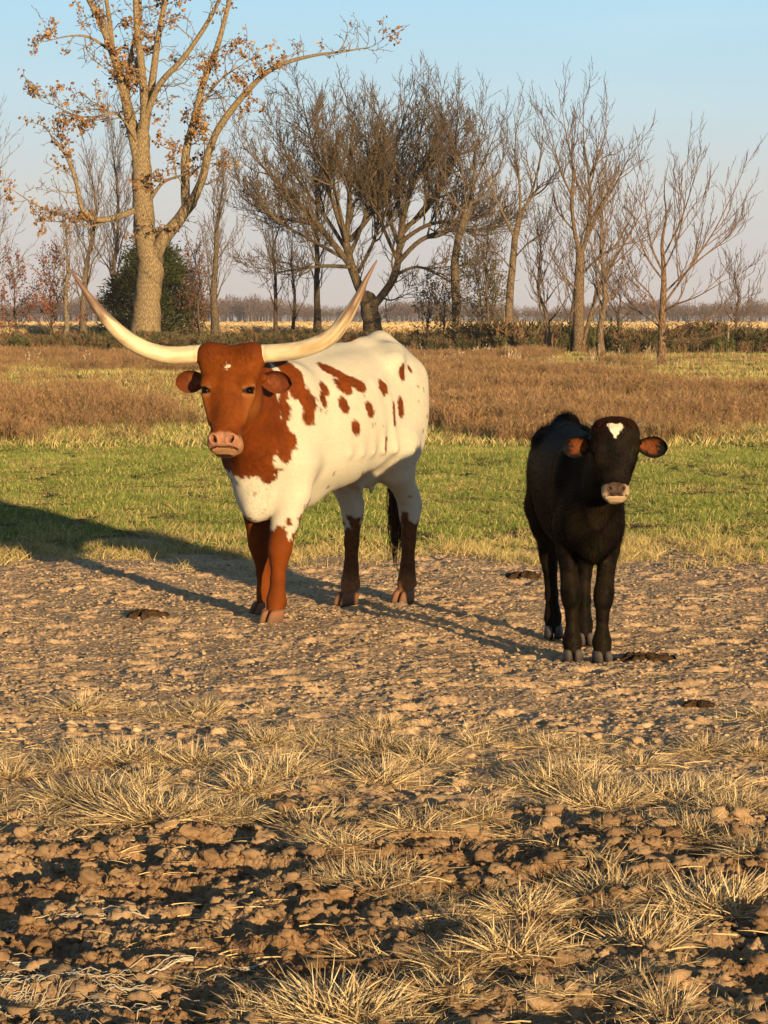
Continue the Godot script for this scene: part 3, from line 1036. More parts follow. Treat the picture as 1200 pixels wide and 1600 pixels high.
func build_calf() -> void:
	var calf := thing("black_calf", "small black calf with a white heart on its forehead and cream muzzle", "calf", Vector3(0.90, 0.0, -12.44), deg_to_rad(-85.0))
	var pitch := deg_to_rad(70.0)
	var fwd := Vector3(0.99, 0, 0.137)
	var hx := fwd * cos(pitch) - Vector3.UP * sin(pitch)
	var hy := fwd * sin(pitch) + Vector3.UP * cos(pitch)
	var hz := hx.cross(hy)
	calf_head = Transform3D(Basis(hx * 0.95, hy, hz), Vector3(0.69, 1.105, -0.052))
	calf_head_inv = calf_head.affine_inverse()
	var H := calf_head
	var b := Flesh.new()
	b.loft([[-0.63, 0.87, 0.04, 0.06, 0.03], [-0.60, 0.86, 0.11, 0.13, 0.09], [-0.53, 0.84, 0.18, 0.21, 0.14], [-0.42, 0.82, 0.225, 0.27, 0.172], [-0.22, 0.765, 0.268, 0.285, 0.186], [-0.02, 0.74, 0.278, 0.28, 0.184], [0.16, 0.735, 0.275, 0.275, 0.160], [0.30, 0.73, 0.262, 0.275, 0.122], [0.41, 0.72, 0.215, 0.25, 0.098], [0.49, 0.70, 0.14, 0.18, 0.075], [0.53, 0.69, 0.05, 0.07, 0.035]], 2.15, 0.04, Transform3D.IDENTITY)
	b.bone(Vector3(0.28, 0.985, 0), Vector3(-0.25, 1.01, 0), 0.03, 0.03, 0.06)
	b.bone(Vector3(-0.25, 1.01, 0), Vector3(-0.46, 1.035, 0), 0.03, 0.035, 0.06)
	b.bone(Vector3(-0.46, 1.035, 0), Vector3(-0.60, 0.98, 0), 0.035, 0.03, 0.05)
	b.egg(Vector3(-0.48, 1.045, -0.03), Vector3(0.06, 0.045, 0.05), 0.04)
	for s in [-1.0, 1.0]:
		b.bone(Vector3(-0.36, 0.97, s * 0.135), Vector3(-0.40, 0.99, s * 0.10), 0.03, 0.035, 0.06)
		b.egg(Vector3(0.27, 0.78, s * 0.105), Vector3(0.090, 0.19, 0.052), 0.05, Basis(Vector3(0, 0, 1), -0.28))
		b.egg(Vector3(0.40, 0.62, s * 0.085), Vector3(0.07, 0.10, 0.055), 0.06)
		b.egg(Vector3(-0.44, 0.74, s * 0.09), Vector3(0.13, 0.22, 0.072), 0.06)
	b.bone(Vector3(0.30, 0.86, 0), Vector3(0.60, 0.99, -0.04), 0.125, 0.078, 0.08)
	b.bone(Vector3(0.38, 0.68, 0), Vector3(0.62, 0.88, -0.042), 0.12, 0.08, 0.08)
	b.egg(Vector3(0.45, 0.55, 0), Vector3(0.07, 0.10, 0.062), 0.07)
	var legs := [
		[[0.30, 0.60, -0.092, 0.070], [0.34, 0.50, -0.082, 0.051], [0.405, 0.38, -0.060, 0.038], [0.425, 0.325, -0.052, 0.044], [0.428, 0.285, -0.048, 0.041], [0.430, 0.21, -0.045, 0.027], [0.432, 0.14, -0.043, 0.029], [0.434, 0.10, -0.042, 0.041], [0.443, 0.052, -0.042, 0.039]],
		[[0.29, 0.60, 0.095, 0.070], [0.31, 0.50, 0.096, 0.051], [0.345, 0.38, 0.093, 0.038], [0.36, 0.325, 0.090, 0.044], [0.360, 0.285, 0.087, 0.041], [0.360, 0.21, 0.084, 0.027], [0.360, 0.14, 0.082, 0.029], [0.362, 0.10, 0.082, 0.041], [0.372, 0.052, 0.082, 0.039]],
		[[-0.28, 0.64, -0.10, 0.098], [-0.22, 0.55, -0.100, 0.070], [-0.27, 0.45, -0.085, 0.047], [-0.295, 0.40, -0.080, 0.044], [-0.290, 0.34, -0.078, 0.035], [-0.280, 0.21, -0.076, 0.031], [-0.274, 0.14, -0.075, 0.032], [-0.270, 0.10, -0.075, 0.040], [-0.258, 0.052, -0.075, 0.038]],
		[[-0.44, 0.64, 0.09, 0.098], [-0.46, 0.55, 0.080, 0.070], [-0.565, 0.45, 0.055, 0.047], [-0.590, 0.40, 0.048, 0.044], [-0.588, 0.34, 0.042, 0.035], [-0.580, 0.21, 0.034, 0.031], [-0.578, 0.14, 0.030, 0.032], [-0.576, 0.10, 0.028, 0.040], [-0.566, 0.052, 0.028, 0.038]]]
	for leg in legs:
		for i in leg.size() - 1:
			b.bone(v3(leg[i]), v3(leg[i + 1]), leg[i][3], leg[i + 1][3], 0.05 if i == 0 else 0.018)
	b.bone(Vector3(-0.325, 0.455, -0.083), Vector3(-0.305, 0.385, -0.08), 0.020, 0.028, 0.03)
	b.bone(Vector3(-0.62, 0.455, 0.053), Vector3(-0.60, 0.385, 0.048), 0.020, 0.028, 0.03)
	b.loft([[-0.03, -0.05, 0.015, 0.025, 0.04], [-0.015, -0.048, 0.035, 0.06, 0.082], [0.03, -0.045, 0.050, 0.095, 0.106], [0.085, -0.045, 0.050, 0.12, 0.108], [0.145, -0.045, 0.044, 0.135, 0.100], [0.20, -0.045, 0.040, 0.13, 0.083], [0.25, -0.045, 0.038, 0.11, 0.067], [0.295, -0.045, 0.038, 0.088, 0.060], [0.335, -0.046, 0.038, 0.075, 0.061], [0.362, -0.05, 0.030, 0.06, 0.052], [0.378, -0.055, 0.012, 0.025, 0.028]], 2.4, 0.035, H)
	for s in [-1.0, 1.0]:
		b.egg(H * Vector3(0.128, -0.024, s * 0.078), Vector3(0.030, 0.022, 0.025), 0.025, H.basis)
		b.bone(H * Vector3(0.17, -0.04, s * 0.074), H * Vector3(0.26, -0.045, s * 0.052), 0.020, 0.014, 0.02)
		b.egg(H * Vector3(0.15, -0.12, s * 0.058), Vector3(0.06, 0.052, 0.030), 0.035, H.basis)
		b.egg(H * Vector3(0.325, -0.012, s * 0.027), Vector3(0.020, 0.018, 0.024), 0.016, H.basis)
		b.egg(H * Vector3(0.143, -0.036, s * 0.090), Vector3(0.009, 0.019, 0.013), 0.009, H.basis)
		b.egg(H * Vector3(0.168, -0.037, s * 0.085), Vector3(0.008, 0.017, 0.012), 0.009, H.basis)
		b.bone(H * Vector3(0.065, -0.09, s * 0.080), H * Vector3(0.075, -0.098, s * 0.110), 0.024, 0.012, 0.02)
	for s in [-1.0, 1.0]:
		b.egg(H * Vector3(0.330, 0.006, s * 0.028), Vector3(0.011, 0.018, 0.008), 0.008, H.basis * Basis(Vector3(0, 1, 0), s * 0.5), true)
		b.egg(H * Vector3(0.155, -0.034, s * 0.103), Vector3(0.009, 0.016, 0.016), 0.008, H.basis, true)
	b.egg(H * Vector3(0.357, -0.055, 0.0), Vector3(0.0035, 0.065, 0.07), 0.006, H.basis * Basis(Vector3(0, 0, 1), 0.15), true)
	var sh := Shape.new()
	var head_box := AABB(Vector3(0.54, 0.68, -0.22), Vector3(0.40, 0.50, 0.34))
	b.fill(sh, Vector3(-0.72, 0.02, -0.25), Vector3(0.92, 1.20, 0.25), 0.0112, head_box.grow(-0.022), calf_colour)
	b.fill(sh, head_box.position, head_box.end, 0.006, AABB(), calf_colour)
	print("calf body ", sh.v.size(), " vertices ", sh.f.size() / 3, " faces")
	var hide_h := noise_texture(35, 0.05, 256, 5, Color(0, 0, 0), Color(1, 1, 1))
	var hide := paint(0.55, null, 6.0, false, hide_h, 0.08)
	hide.metallic_specular = 0.14
	part("body", sh.mesh(), hide, calf)
	var ear_mat := paint(0.85)
	ear_mat.backlight_enabled = true
	ear_mat.backlight = Color(0.10, 0.035, 0.012)
	var ear := ear_mesh(0.140, 0.098, 0.040, Color(0.006, 0.005, 0.004), Color(0.12, 0.036, 0.012), Color(0.007, 0.005, 0.004))
	for s in [-1.0, 1.0]:
		var o := part("ear", ear, ear_mat, calf)
		var along := (Basis(H.basis) * Vector3(0.12, -0.05, s)).normalized()
		var out := (fwd * 0.95 - Vector3.UP * 0.15 + along * 0.2)
		out = (out - along * out.dot(along)).normalized()
		o.transform = Transform3D(Basis(along, out.cross(along), out), H * Vector3(0.085, -0.096, s * 0.095))
	var eye_mat := StandardMaterial3D.new()
	eye_mat.albedo_color = Color(0.03, 0.02, 0.02)
	eye_mat.roughness = 0.22
	eye_mat.metallic_specular = 0.25
	for s in [-1.0, 1.0]:
		var o := part("eye", eye_mesh(0.0155), eye_mat, calf)
		o.position = H * Vector3(0.155, -0.037, s * 0.082)
	# horn buds
	var bud := Shape.new()
	bud.tube(PackedVector3Array([Vector3.ZERO, Vector3(0.02, 0.008, 0), Vector3(0.045, 0.022, 0)]), PackedFloat32Array([0.014, 0.012, 0.004]), 10, Color(0.14, 0.11, 0.09))
	var bud_mesh := bud.mesh()
	for s in [-1.0, 1.0]:
		var o := part("horn_bud", bud_mesh, paint(0.6), calf)
		var along: Vector3 = Vector3(hz.x, 0, hz.z).normalized() * s
		o.transform = Transform3D(Basis(along, Vector3.UP, along.cross(Vector3.UP)), H * Vector3(0.015, -0.05, s * 0.078))
	var hoof := hoof_mesh(0.100, 0.090, 0.058, Color(0.022, 0.018, 0.016), Color(0.095, 0.08, 0.07))
	var hoof_mat := paint(0.5)
	for leg in legs:
		var o := part("hoof", hoof, hoof_mat, calf)
		o.position = Vector3(leg[8][0] + 0.016, 0.0, leg[8][2])
		o.rotation.y = 0.08 if leg[8][2] < 0 else -0.10
	# tail hanging behind
	var tl := Shape.new()
	tl.tube(PackedVector3Array([Vector3(-0.58, 0.99, 0), Vector3(-0.645, 0.93, 0.0), Vector3(-0.665, 0.8, 0.0), Vector3(-0.66, 0.6, 0.01), Vector3(-0.655, 0.42, 0.02)]), PackedFloat32Array([0.026, 0.022, 0.017, 0.017, 0.006]), 10, Color(0.011, 0.009, 0.008))
	part("tail", tl.mesh(), paint(0.85), calf)
	var hair_mat := paint(0.8)
	hair_mat.metallic_specular = 0.1
	coat_hairs(sh, 24000.0, 0.018, 0.0010, calf_hair_flow, calf, hair_mat, 78, 0.5)

func calf_hair_flow(p: Vector3) -> Vector4:
	var q := calf_head_inv * p
	if q.x > 0.29 and q.y > -0.10 and p.x > 0.5:
		return Vector4(0, 0, 0, 0)
	if q.x > -0.06 and p.x > 0.55 and p.y > 0.65:
		var d := calf_head.basis.x
		return Vector4(d.x, d.y, d.z, 2.0 if q.x < 0.03 else 0.8)
	if p.y < 0.4:
		return Vector4(0, -1, 0, 0.7)
	if p.y > 0.95 and p.x < -0.35:
		return Vector4(-0.3, 0.9, 0, 2.6)
	return Vector4(-0.7, -0.6, 0, 1.2)

# ---------------------------------------------------------------- ground
func near_mud(x: float, z: float) -> float:
	return smoothstep(-9.6, -7.6, z + 0.5 * noise_a.get_noise_2d(x * 0.8, z * 0.8))

# height of the trampled lot
func lot_height(x: float, z: float) -> float:
	var m := near_mud(x, z)
	var h := 0.016 * noise_a.get_noise_2d(x * 0.55, z * 0.55)
	var fine := noise_a.get_noise_2d(x * 41.0, z * 41.0) * 0.0030 + noise_a.get_noise_2d(x * 23.0 + 5.0, z * 23.0) * 0.0032
	h += fine
	if m < 1.0:
		# packed earth with scattered hoof prints and crumbled patches
		var loose := clampf(0.35 + 1.3 * noise_a.get_noise_2d(x * 0.9 + 60.0, z * 0.9), 0.0, 1.0)
		var print_ := spot_noise.get_noise_2d(x * 3.3, z * 3.3) + 1.0
		h += (1.0 - m) * (0.005 * noise_a.get_noise_2d(x * 3.1, z * 3.1) + loose * (0.007 * noise_a.get_noise_2d(x * 11.0, z * 11.0) + 0.005 * noise_a.get_noise_2d(x * 31.0 + 9.0, z * 31.0)) - 0.016 * smoothstep(0.26, 0.16, print_) + 0.006 * smoothstep(0.42, 0.30, print_) * smoothstep(0.2, 0.3, print_))
	if m > 0.0:
		var track := noise_a.get_noise_2d(x * 1.5 + 3.0, z * 3.6)
		var pit := minf(0.0, noise_a.get_noise_2d(x * 2.9 + 30.0, z * 5.0) + 0.15)
		var wx := x + 0.03 * noise_a.get_noise_2d(x * 9.0, z * 9.0)
		var wz := z + 0.03 * noise_a.get_noise_2d(x * 9.0 + 40.0, z * 9.0)
		var clod := cell_noise.get_noise_2d(wx * 5.5, wz * 6.5) + 1.0
		var clod2 := cell_noise.get_noise_2d(wx * 15.0 + 7.0, wz * 17.0) + 1.0
		h += m * (0.020 * track + 0.080 * pit + 0.014 * (minf(clod, 0.45) - 0.22) + 0.022 * (minf(clod2, 0.35) - 0.18) + 0.016 * (0.4 - absf(noise_a.get_noise_2d(x * 8.0 + 2.0, z * 9.0))) + 0.006 * noise_a.get_noise_2d(x * 52.0, z * 52.0) + 0.009 * noise_a.get_noise_2d(x * 12.0, z * 12.0))
	return h

func grass_edge(x: float, z: float) -> float:
	# positive beyond the edge of the bare lot
	return -z - 17.9 + 0.55 * noise_a.get_noise_2d(x * 0.5 + 8.0, z * 0.3) + 0.35 * noise_a.get_noise_2d(x * 1.7, z * 1.2) + 0.10 * maxf(0.0, absf(x - 0.3) - 1.0) 

func lot_colour(x: float, z: float) -> Color:
	var m := near_mud(x, z)
	var w := noise_b.get_noise_2d(x * 1.7, z * 1.7)
	var w2 := noise_a.get_noise_2d(x * 14.0, z * 14.0)
	var pale := Color(0.59, 0.41, 0.25) * (1.0 + 0.16 * w + 0.16 * w2)
	var damp := Color(0.245, 0.150, 0.084) * (1.0 + 0.30 * w + 0.18 * w2)
	var c := pale.lerp(damp, m * clampf(0.75 + 0.6 * w, 0.0, 1.0))
	var g := smoothstep(-0.3, 0.9, grass_edge(x, z))
	return c.lerp(Color(0.17, 0.125, 0.055), g)

func lot_patch(x0: float, x1: float, z0: float, z1: float, cell: float) -> ArrayMesh:
	var nx := int((x1 - x0) / cell) + 1
	var nz := int((z0 - z1) / cell) + 1
	var sh := Shape.new()
	var hs := PackedFloat32Array()
	hs.resize(nx * nz)
	var cs := PackedColorArray()
	cs.resize(nx * nz)
	var rows: Array = []
	rows.resize(nz)
	var job := func(j: int) -> void:
		var a := PackedFloat32Array()
		var b := PackedColorArray()
		a.resize(nx)
		b.resize(nx)
		var z := z0 - j * cell
		for i in nx:
			var x := x0 + i * cell
			var h := lot_height(x, z)
			# the rim dips under the wider ground
			var rim := minf(minf(x - x0, x1 - x), minf(z - z1, 9.0 if z0 > -5.0 else z0 - z))
			if rim < 0.25:
				h -= (0.25 - rim) * 0.55
			a[i] = h
			b[i] = lot_colour(x, z)
		rows[j] = [a, b]
	var t := WorkerThreadPool.add_group_task(job, nz, -1, true)
	WorkerThreadPool.wait_for_group_task_completion(t)
	sh.v.resize(nx * nz)
	sh.n.resize(nx * nz)
	sh.c = PackedColorArray()
	for j in nz:
		var a: PackedFloat32Array = rows[j][0]
		var up: PackedFloat32Array = rows[maxi(j - 1, 0)][0]
		var dn: PackedFloat32Array = rows[mini(j + 1, nz - 1)][0]
		sh.c.append_array(rows[j][1])
		for i in nx:
			sh.v[j * nx + i] = Vector3(x0 + i * cell, a[i], z0 - j * cell)
			sh.n[j * nx + i] = Vector3(a[maxi(i - 1, 0)] - a[mini(i + 1, nx - 1)], 2.0 * cell, dn[i] - up[i]).normalized()
	sh.f.resize((nx - 1) * (nz - 1) * 6)
	var k := 0
	for j in nz - 1:
		for i in nx - 1:
			var a := j * nx + i
			sh.f[k] = a; sh.f[k + 1] = a + nx; sh.f[k + 2] = a + 1
			sh.f[k + 3] = a + 1; sh.f[k + 4] = a + nx; sh.f[k + 5] = a + nx + 1
			k += 6
	return sh.mesh()

func land_height(x: float, z: float) -> float:
	var h := 0.05 * noise_a.get_noise_2d(x * 0.12, z * 0.12)
	if z > -20.2 and z < 0.0 and absf(x) < 9.4:
		h = -0.10
	elif z > -30.0:
		h *= smoothstep(-20.0, -30.0, z)
	if z < -166.0:
		h -= 0.25
	return h

func land_colour(x: float, z: float) -> Color:
	var w := noise_b.get_noise_2d(x * 0.5, z * 0.3)
	if z > -18.0:
		return Color(0.50, 0.335, 0.20)
	if z > -34.0:
		return Color(0.125, 0.12, 0.042) * (1.0 + 0.4 * w)
	if z > -165.0:
		return Color(0.20, 0.145, 0.075).lerp(Color(0.16, 0.15, 0.055), clampf(0.5 + w * 1.5, 0.0, 1.0))
	if z > -1000.0:
		return Color(0.40, 0.295, 0.165) * (1.0 + 0.2 * w)
	return Color(0.14, 0.11, 0.07)

func build_ground() -> void:
	var grit := noise_texture(41, 0.035, 512, 5, Color(0.74, 0.72, 0.70), Color(1, 1, 1), 1.5)
	var grit_h := noise_texture(43, 0.030, 512, 6, Color(0, 0, 0), Color(1, 1, 1), 1.6)
	var soil := paint(0.95, grit, 1.7, true, grit_h, 0.4)
	soil.metallic_specular = 0.15
	# the wide ground: rows and columns that spread out with distance
	var zs := PackedFloat32Array([60.0, 20.0, 0.0])
	var z := -2.0
	while z > -1700.0:
		zs.append(z)
		z -= maxf(0.5, -z * 0.03)
	zs.append(-1700.0)
	var xs := PackedFloat32Array()
	for i in range(-60, 61):
		var t := i / 60.0
		xs.append(sign(t) * (absf(t) * 24.0 + pow(absf(t), 5.0) * 1800.0))
	var sh := Shape.new()
	for zz in zs:
		for xx in xs:
			sh.v.append(Vector3(xx, land_height(xx, zz), zz))
			sh.c.append(land_colour(xx, zz))
			sh.n.append(Vector3.UP)
	var nx := xs.size()
	for j in zs.size() - 1:
		for i in nx - 1:
			var a := j * nx + i
			sh.f.append_array([a, a + nx, a + 1, a + 1, a + nx, a + nx + 1])
	smooth_normals(sh)
	structure("ground", sh.mesh(), soil)
	structure("lot_margin", lot_patch(2.0, 10.0, -3.0, -20.8, 0.05), soil)
	structure("lot_margin", lot_patch(-10.0, -2.0, -3.0, -20.8, 0.05), soil)
	var crumb := paint(0.95, grit, 2.6, true, grit_h, 0.8)
	crumb.metallic_specular = 0.15
	structure("muddy_ground", lot_patch(-2.3, 2.3, -4.8, -8.6, 0.0092), crumb)
	structure("bare_dirt_lot", lot_patch(-2.7, 2.7, -8.2, -11.4, 0.0125), soil)
	structure("trampled_dirt", lot_patch(-3.4, 3.4, -11.0, -16.8, 0.0145), soil)
	structure("lot_edge", lot_patch(-4.4, 4.4, -16.4, -20.6, 0.03), soil)

# ---------------------------------------------------------------- far country: maize field and a distant wood
func build_far_country() -> void:
	var r := RandomNumberGenerator.new()
	r.seed = 90
	var stalks: Array[ArrayMesh] = []
	for k in 4:
		var sh := Shape.new()
		sh.tube(PackedVector3Array([Vector3.ZERO, Vector3(0.03, 0.7, 0.01), Vector3(0.05, 1.3, 0.0)]), PackedFloat32Array([0.015, 0.012, 0.006]), 3, Color(0.52, 0.38, 0.20))
		for i in 11:
			var a := r.randf() * TAU
			sh.blade(Vector3(0.02, r.randf_range(0.15, 1.2), 0), Vector3(cos(a), 0, sin(a)), r.randf_range(0.4, 0.9), r.randf_range(1.2, 2.4), r.randf_range(0.35, 0.6), 0.06, Color(0.55, 0.40, 0.22) * r.randf_range(0.7, 1.15), 3)
		stalks.append(sh.mesh())
	var m := paint(0.9)
	m.backlight_enabled = true
	m.backlight = Color(0.25, 0.18, 0.08)
	for k in 4:
		var xf: Array[Transform3D] = []
		var cols := PackedColorArray()
		for i in 9500:
			var t := r.randf()
			var z := -170.0 - 330.0 * t * t
			z = snappedf(z, 0.76) + r.randf_range(-0.1, 0.1)
			var x := r.randf_range(-1, 1) * (12.0 - z * 0.16)
			var s := r.randf_range(0.75, 1.05)
			xf.append(Transform3D(Basis(Vector3.UP, r.randf() * TAU).scaled(Vector3(s, s * 0.93, s)), Vector3(x, -0.25, z)))
			cols.append(Color.WHITE * r.randf_range(0.8, 1.15))
		scatter("maize_stand", stalks[k], m, xf, cols, "field of ripe golden maize beyond the row of trees", "maize field")
	# a wood a kilometre off
	for k in 3:
		var sh := Shape.new()
		sh.tube(PackedVector3Array([Vector3.ZERO, Vector3(0.1, 3.0, 0), Vector3(0.0, 6.0, 0.1)]), PackedFloat32Array([0.35, 0.25, 0.1]), 4, Color(0.12, 0.09, 0.075))
		for i in 260:
			var p := Vector3(r.randfn(0, 1), r.randfn(0, 0.9), r.randfn(0, 1)).limit_length(2.0)
			p = Vector3(p.x * 1.7, 5.2 + p.y * 1.9, p.z * 1.7)
			var d := (p - Vector3(0, 2.5, 0)).normalized() * r.randf_range(0.5, 1.3)
			var s := Vector3(r.randf_range(-1, 1), r.randf_range(-1, 1), r.randf_range(-1, 1)).normalized() * 0.16
			sh.tri(p - s, p + s, p + d, Color(0.115, 0.078, 0.07) * r.randf_range(0.7, 1.2))
		var xf: Array[Transform3D] = []
		var cols := PackedColorArray()
		for i in 420:
			var x := r.randf_range(-330, 330)
			var s := r.randf_range(0.62, 1.0) * (0.95 + 0.35 * noise_a.get_noise_1d(x * 0.012) + (0.12 if x > 40 else 0.0))
			xf.append(Transform3D(Basis(Vector3.UP, r.randf() * TAU).scaled(Vector3.ONE * s), Vector3(x, -0.2, r.randf_range(-1180, -1060))))
			cols.append(Color.WHITE * r.randf_range(0.75, 1.15))
		scatter("distant_wood", sh.mesh(), paint(0.95), xf, cols, "long grey leafless wood on the horizon beyond the golden field", "wood")

# ---------------------------------------------------------------- trees
# A tree is worked out on a worker thread as shapes, then added as nodes.
class Grower:
	var trunk := Shape.new()
	var limbs: Array[Shape] = []
	var twigs := Shape.new()
	var leaves := Shape.new()
	var r := RandomNumberGenerator.new()
	var bark := Color(0.2, 0.15, 0.1)
	var twig_colour := Color(0.12, 0.085, 0.06)
	var leaf_colours: Array = []
	var leaf_size := 0.16
	var leaf_share := 0.0
	var leaf_zone: Callable
	var up := 0.12           # how much shoots turn upwards
	var wiggle := 0.18
	var density := 2.0       # side shoots per metre of limb
	var shoot := 2.4         # length of first side shoots
	var levels := 3
	var tip := 0.008
	var angle := 0.85
	var from := 0.12
	var girth := 0.8

	func smooth(rows: Array, steps: int) -> Array:
		# rows of [x, y, z, r]; returns [points, radii]
		var pts := PackedVector3Array()
		var rad := PackedFloat32Array()
		var n := rows.size()
		for k in n - 1:
			var a = rows[maxi(k - 1, 0)]
			var b = rows[k]
			var c = rows[k + 1]
			var d = rows[mini(k + 2, n - 1)]
			for s in steps:
				var t := float(s) / steps
				pts.append(Vector3(cubic_interpolate(b[0], c[0], a[0], d[0], t), cubic_interpolate(b[1], c[1], a[1], d[1], t), cubic_interpolate(b[2], c[2], a[2], d[2], t)))
				rad.append(lerpf(b[3], c[3], t))
		var e = rows[n - 1]
		pts.append(Vector3(e[0], e[1], e[2]))
		rad.append(e[3])
		return [pts, rad]

	func add_trunk(rows: Array) -> void:
		var s := smooth(rows, 6)
		trunk.tube(s[0], s[1], 16, bark, 0.10, true)

	func add_limb(rows: Array, share := 1.0) -> void:
		var s := smooth(rows, 5)
		for i in s[1].size():
			s[1][i] *= girth
		var sh := Shape.new()
		sh.tube(s[0], s[1], 9, bark, 0.06, true)
		limbs.append(sh)
		sides(s[0], s[1], 1, shoot, density * share)

	func sides(pts: PackedVector3Array, rad: PackedFloat32Array, level: int, length: float, per_metre: float) -> void:
		var total := 0.0
		for i in pts.size() - 1:
			total += pts[i].distance_to(pts[i + 1])
		var cnt := int(total * per_metre + r.randf())
		for k in cnt:
			var t := from + (1.0 - from) * (k + r.randf()) / cnt
			var f := clampf(t, 0.0, 0.999) * (pts.size() - 1)
			var i := int(f)
			var p := pts[i].lerp(pts[i + 1], f - i)
			var tan_ := (pts[i + 1] - pts[i]).normalized()
			var ra := lerpf(rad[i], rad[i + 1], f - i)
			var ax := tan_.cross(Vector3(r.randf_range(-1, 1), r.randf_range(-1, 1), r.randf_range(-1, 1))).normalized()
			if ax.length() < 0.5:
				continue
			var d := tan_.rotated(ax, angle * r.randf_range(0.55, 1.25))
			d = (d + Vector3.UP * up * 1.5).normalized()
			var l := length * r.randf_range(0.45, 1.15) * (1.0 - 0.45 * t)
			shoot_at(p, d, l, minf(ra * 0.7, 0.010 + l * 0.019), level)
		if level <= levels and pts.size() > 1:
			var d := (pts[pts.size() - 1] - pts[pts.size() - 2]).normalized()
			shoot_at(pts[pts.size() - 1], d, length * 0.7, maxf(rad[rad.size() - 1], tip), level)

	func shoot_at(p: Vector3, d: Vector3, l: float, r0: float, level: int) -> void:
		var segs := 6 if level == 1 else (4 if level == 2 else 2)
		var pts := PackedVector3Array([p])
		var rad := PackedFloat32Array([maxf(r0, tip)])
		for i in segs:
			d = (d + Vector3(r.randfn(0, wiggle), r.randfn(0, wiggle), r.randfn(0, wiggle)) + Vector3.UP * up).normalized()
			p += d * l / segs
			pts.append(p)
			rad.append(maxf(r0 * (1.0 - 0.75 * (i + 1.0) / segs), tip * (0.6 if i == segs - 1 else 1.0)))
		twigs.tube(pts, rad, 4 if level == 1 else 3, twig_colour if level > 1 else bark.lerp(twig_colour, 0.5), 0.0, false)
		if level < levels:
			sides(pts, rad, level + 1, l * 0.55, density * (1.25 + 0.35 * level))
		if leaf_share > 0.0 and level >= levels - 1:
			for i in range(1, pts.size()):
				var c := leaf_share
				if leaf_zone.is_valid():
					c *= leaf_zone.call(pts[i])
				while r.randf() < c:
					leaf(pts[i] + Vector3(r.randfn(0, 0.1), r.randfn(0, 0.1), r.randfn(0, 0.1)))
					c -= 1.0

	func leaf(p: Vector3) -> void:
		var a := Vector3(r.randf_range(-1, 1), r.randf_range(-1.2, 0.5), r.randf_range(-1, 1)).normalized()
		var b := a.cross(Vector3(r.randf_range(-1, 1), r.randf_range(-1, 1), r.randf_range(-1, 1))).normalized()
		var s := leaf_size * r.randf_range(0.6, 1.25)
		var c: Color = leaf_colours[r.randi() % leaf_colours.size()] * r.randf_range(0.7, 1.25)
		var q := a.cross(b) * s * 0.22
		leaves.tri(p, p + a * s * 0.5 + b * s * 0.45 + q, p + a * s, c)
		leaves.tri(p, p + a * s, p + a * s * 0.5 - b * s * 0.45 + q, c)

	# a tree without traced limbs: a trunk and limbs that leave it in turn
	func self_made(h: float, r0: float, lean: float, n_limbs: int, low: float, reach: float, rise: float) -> void:
		var rows: Array = []
		var x := 0.0
		var zz := 0.0
		for i in 7:
			var t := i / 6.0
			var flare := 1.35 if i == 0 else 1.0
			rows.append([x, h * 0.92 * t, zz, maxf(r0 * (1.0 - 0.88 * t) * flare, tip)])
			x += lean * h / 6.0 + r.randfn(0, 0.018) * h
			zz += r.randfn(0, 0.015) * h
		add_trunk(rows)
		var s := smooth(rows, 6)
		var pts: PackedVector3Array = s[0]
		var rad: PackedFloat32Array = s[1]
		var turn := r.randf() * TAU
		for k in n_limbs:
			var t := low + (0.97 - low) * (k + 0.3 * r.randf()) / n_limbs
			var i := clampi(int(t * (pts.size() - 1)), 0, pts.size() - 2)
			turn += 2.4 + r.randf_range(-0.5, 0.5)
			var out := Vector3(cos(turn), 0, sin(turn))
			var l := reach * h * (1.05 - 0.75 * t) * r.randf_range(0.75, 1.2)
			var p := pts[i]
			var d := (out + Vector3.UP * rise * (0.6 + 0.9 * t)).normalized()
			var lr := minf(rad[i] * 0.62, 0.02 + l * 0.02)
			var lim: Array = []
			for q in 5:
				lim.append([p.x, p.y, p.z, maxf(lr * (1.0 - 0.85 * q / 4.0), tip)])
				d = (d + Vector3(r.randfn(0, 0.12), r.randfn(0, 0.1), r.randfn(0, 0.12)) + Vector3.UP * up).normalized()
				p += d * l / 4.0
			add_limb(lim)
		sides(pts.slice(int(pts.size() * low)), rad.slice(int(pts.size() * low)), 1, shoot * 0.7, density * 0.5)

var growers: Array = []      # [Grower, name, label, category, group, position, job]

func plan_tree(called: String, label: String, at: Vector3, seed_: int, job: Callable, group := "bare trees in the hedgerow", size := 1.0) -> void:
	var g := Grower.new()
	g.r.seed = seed_
	growers.append([g, called, label, "tree", group, at, job, size])

func grow_one(i: int) -> void:
	var job: Callable = growers[i][6]
	job.call(growers[i][0])

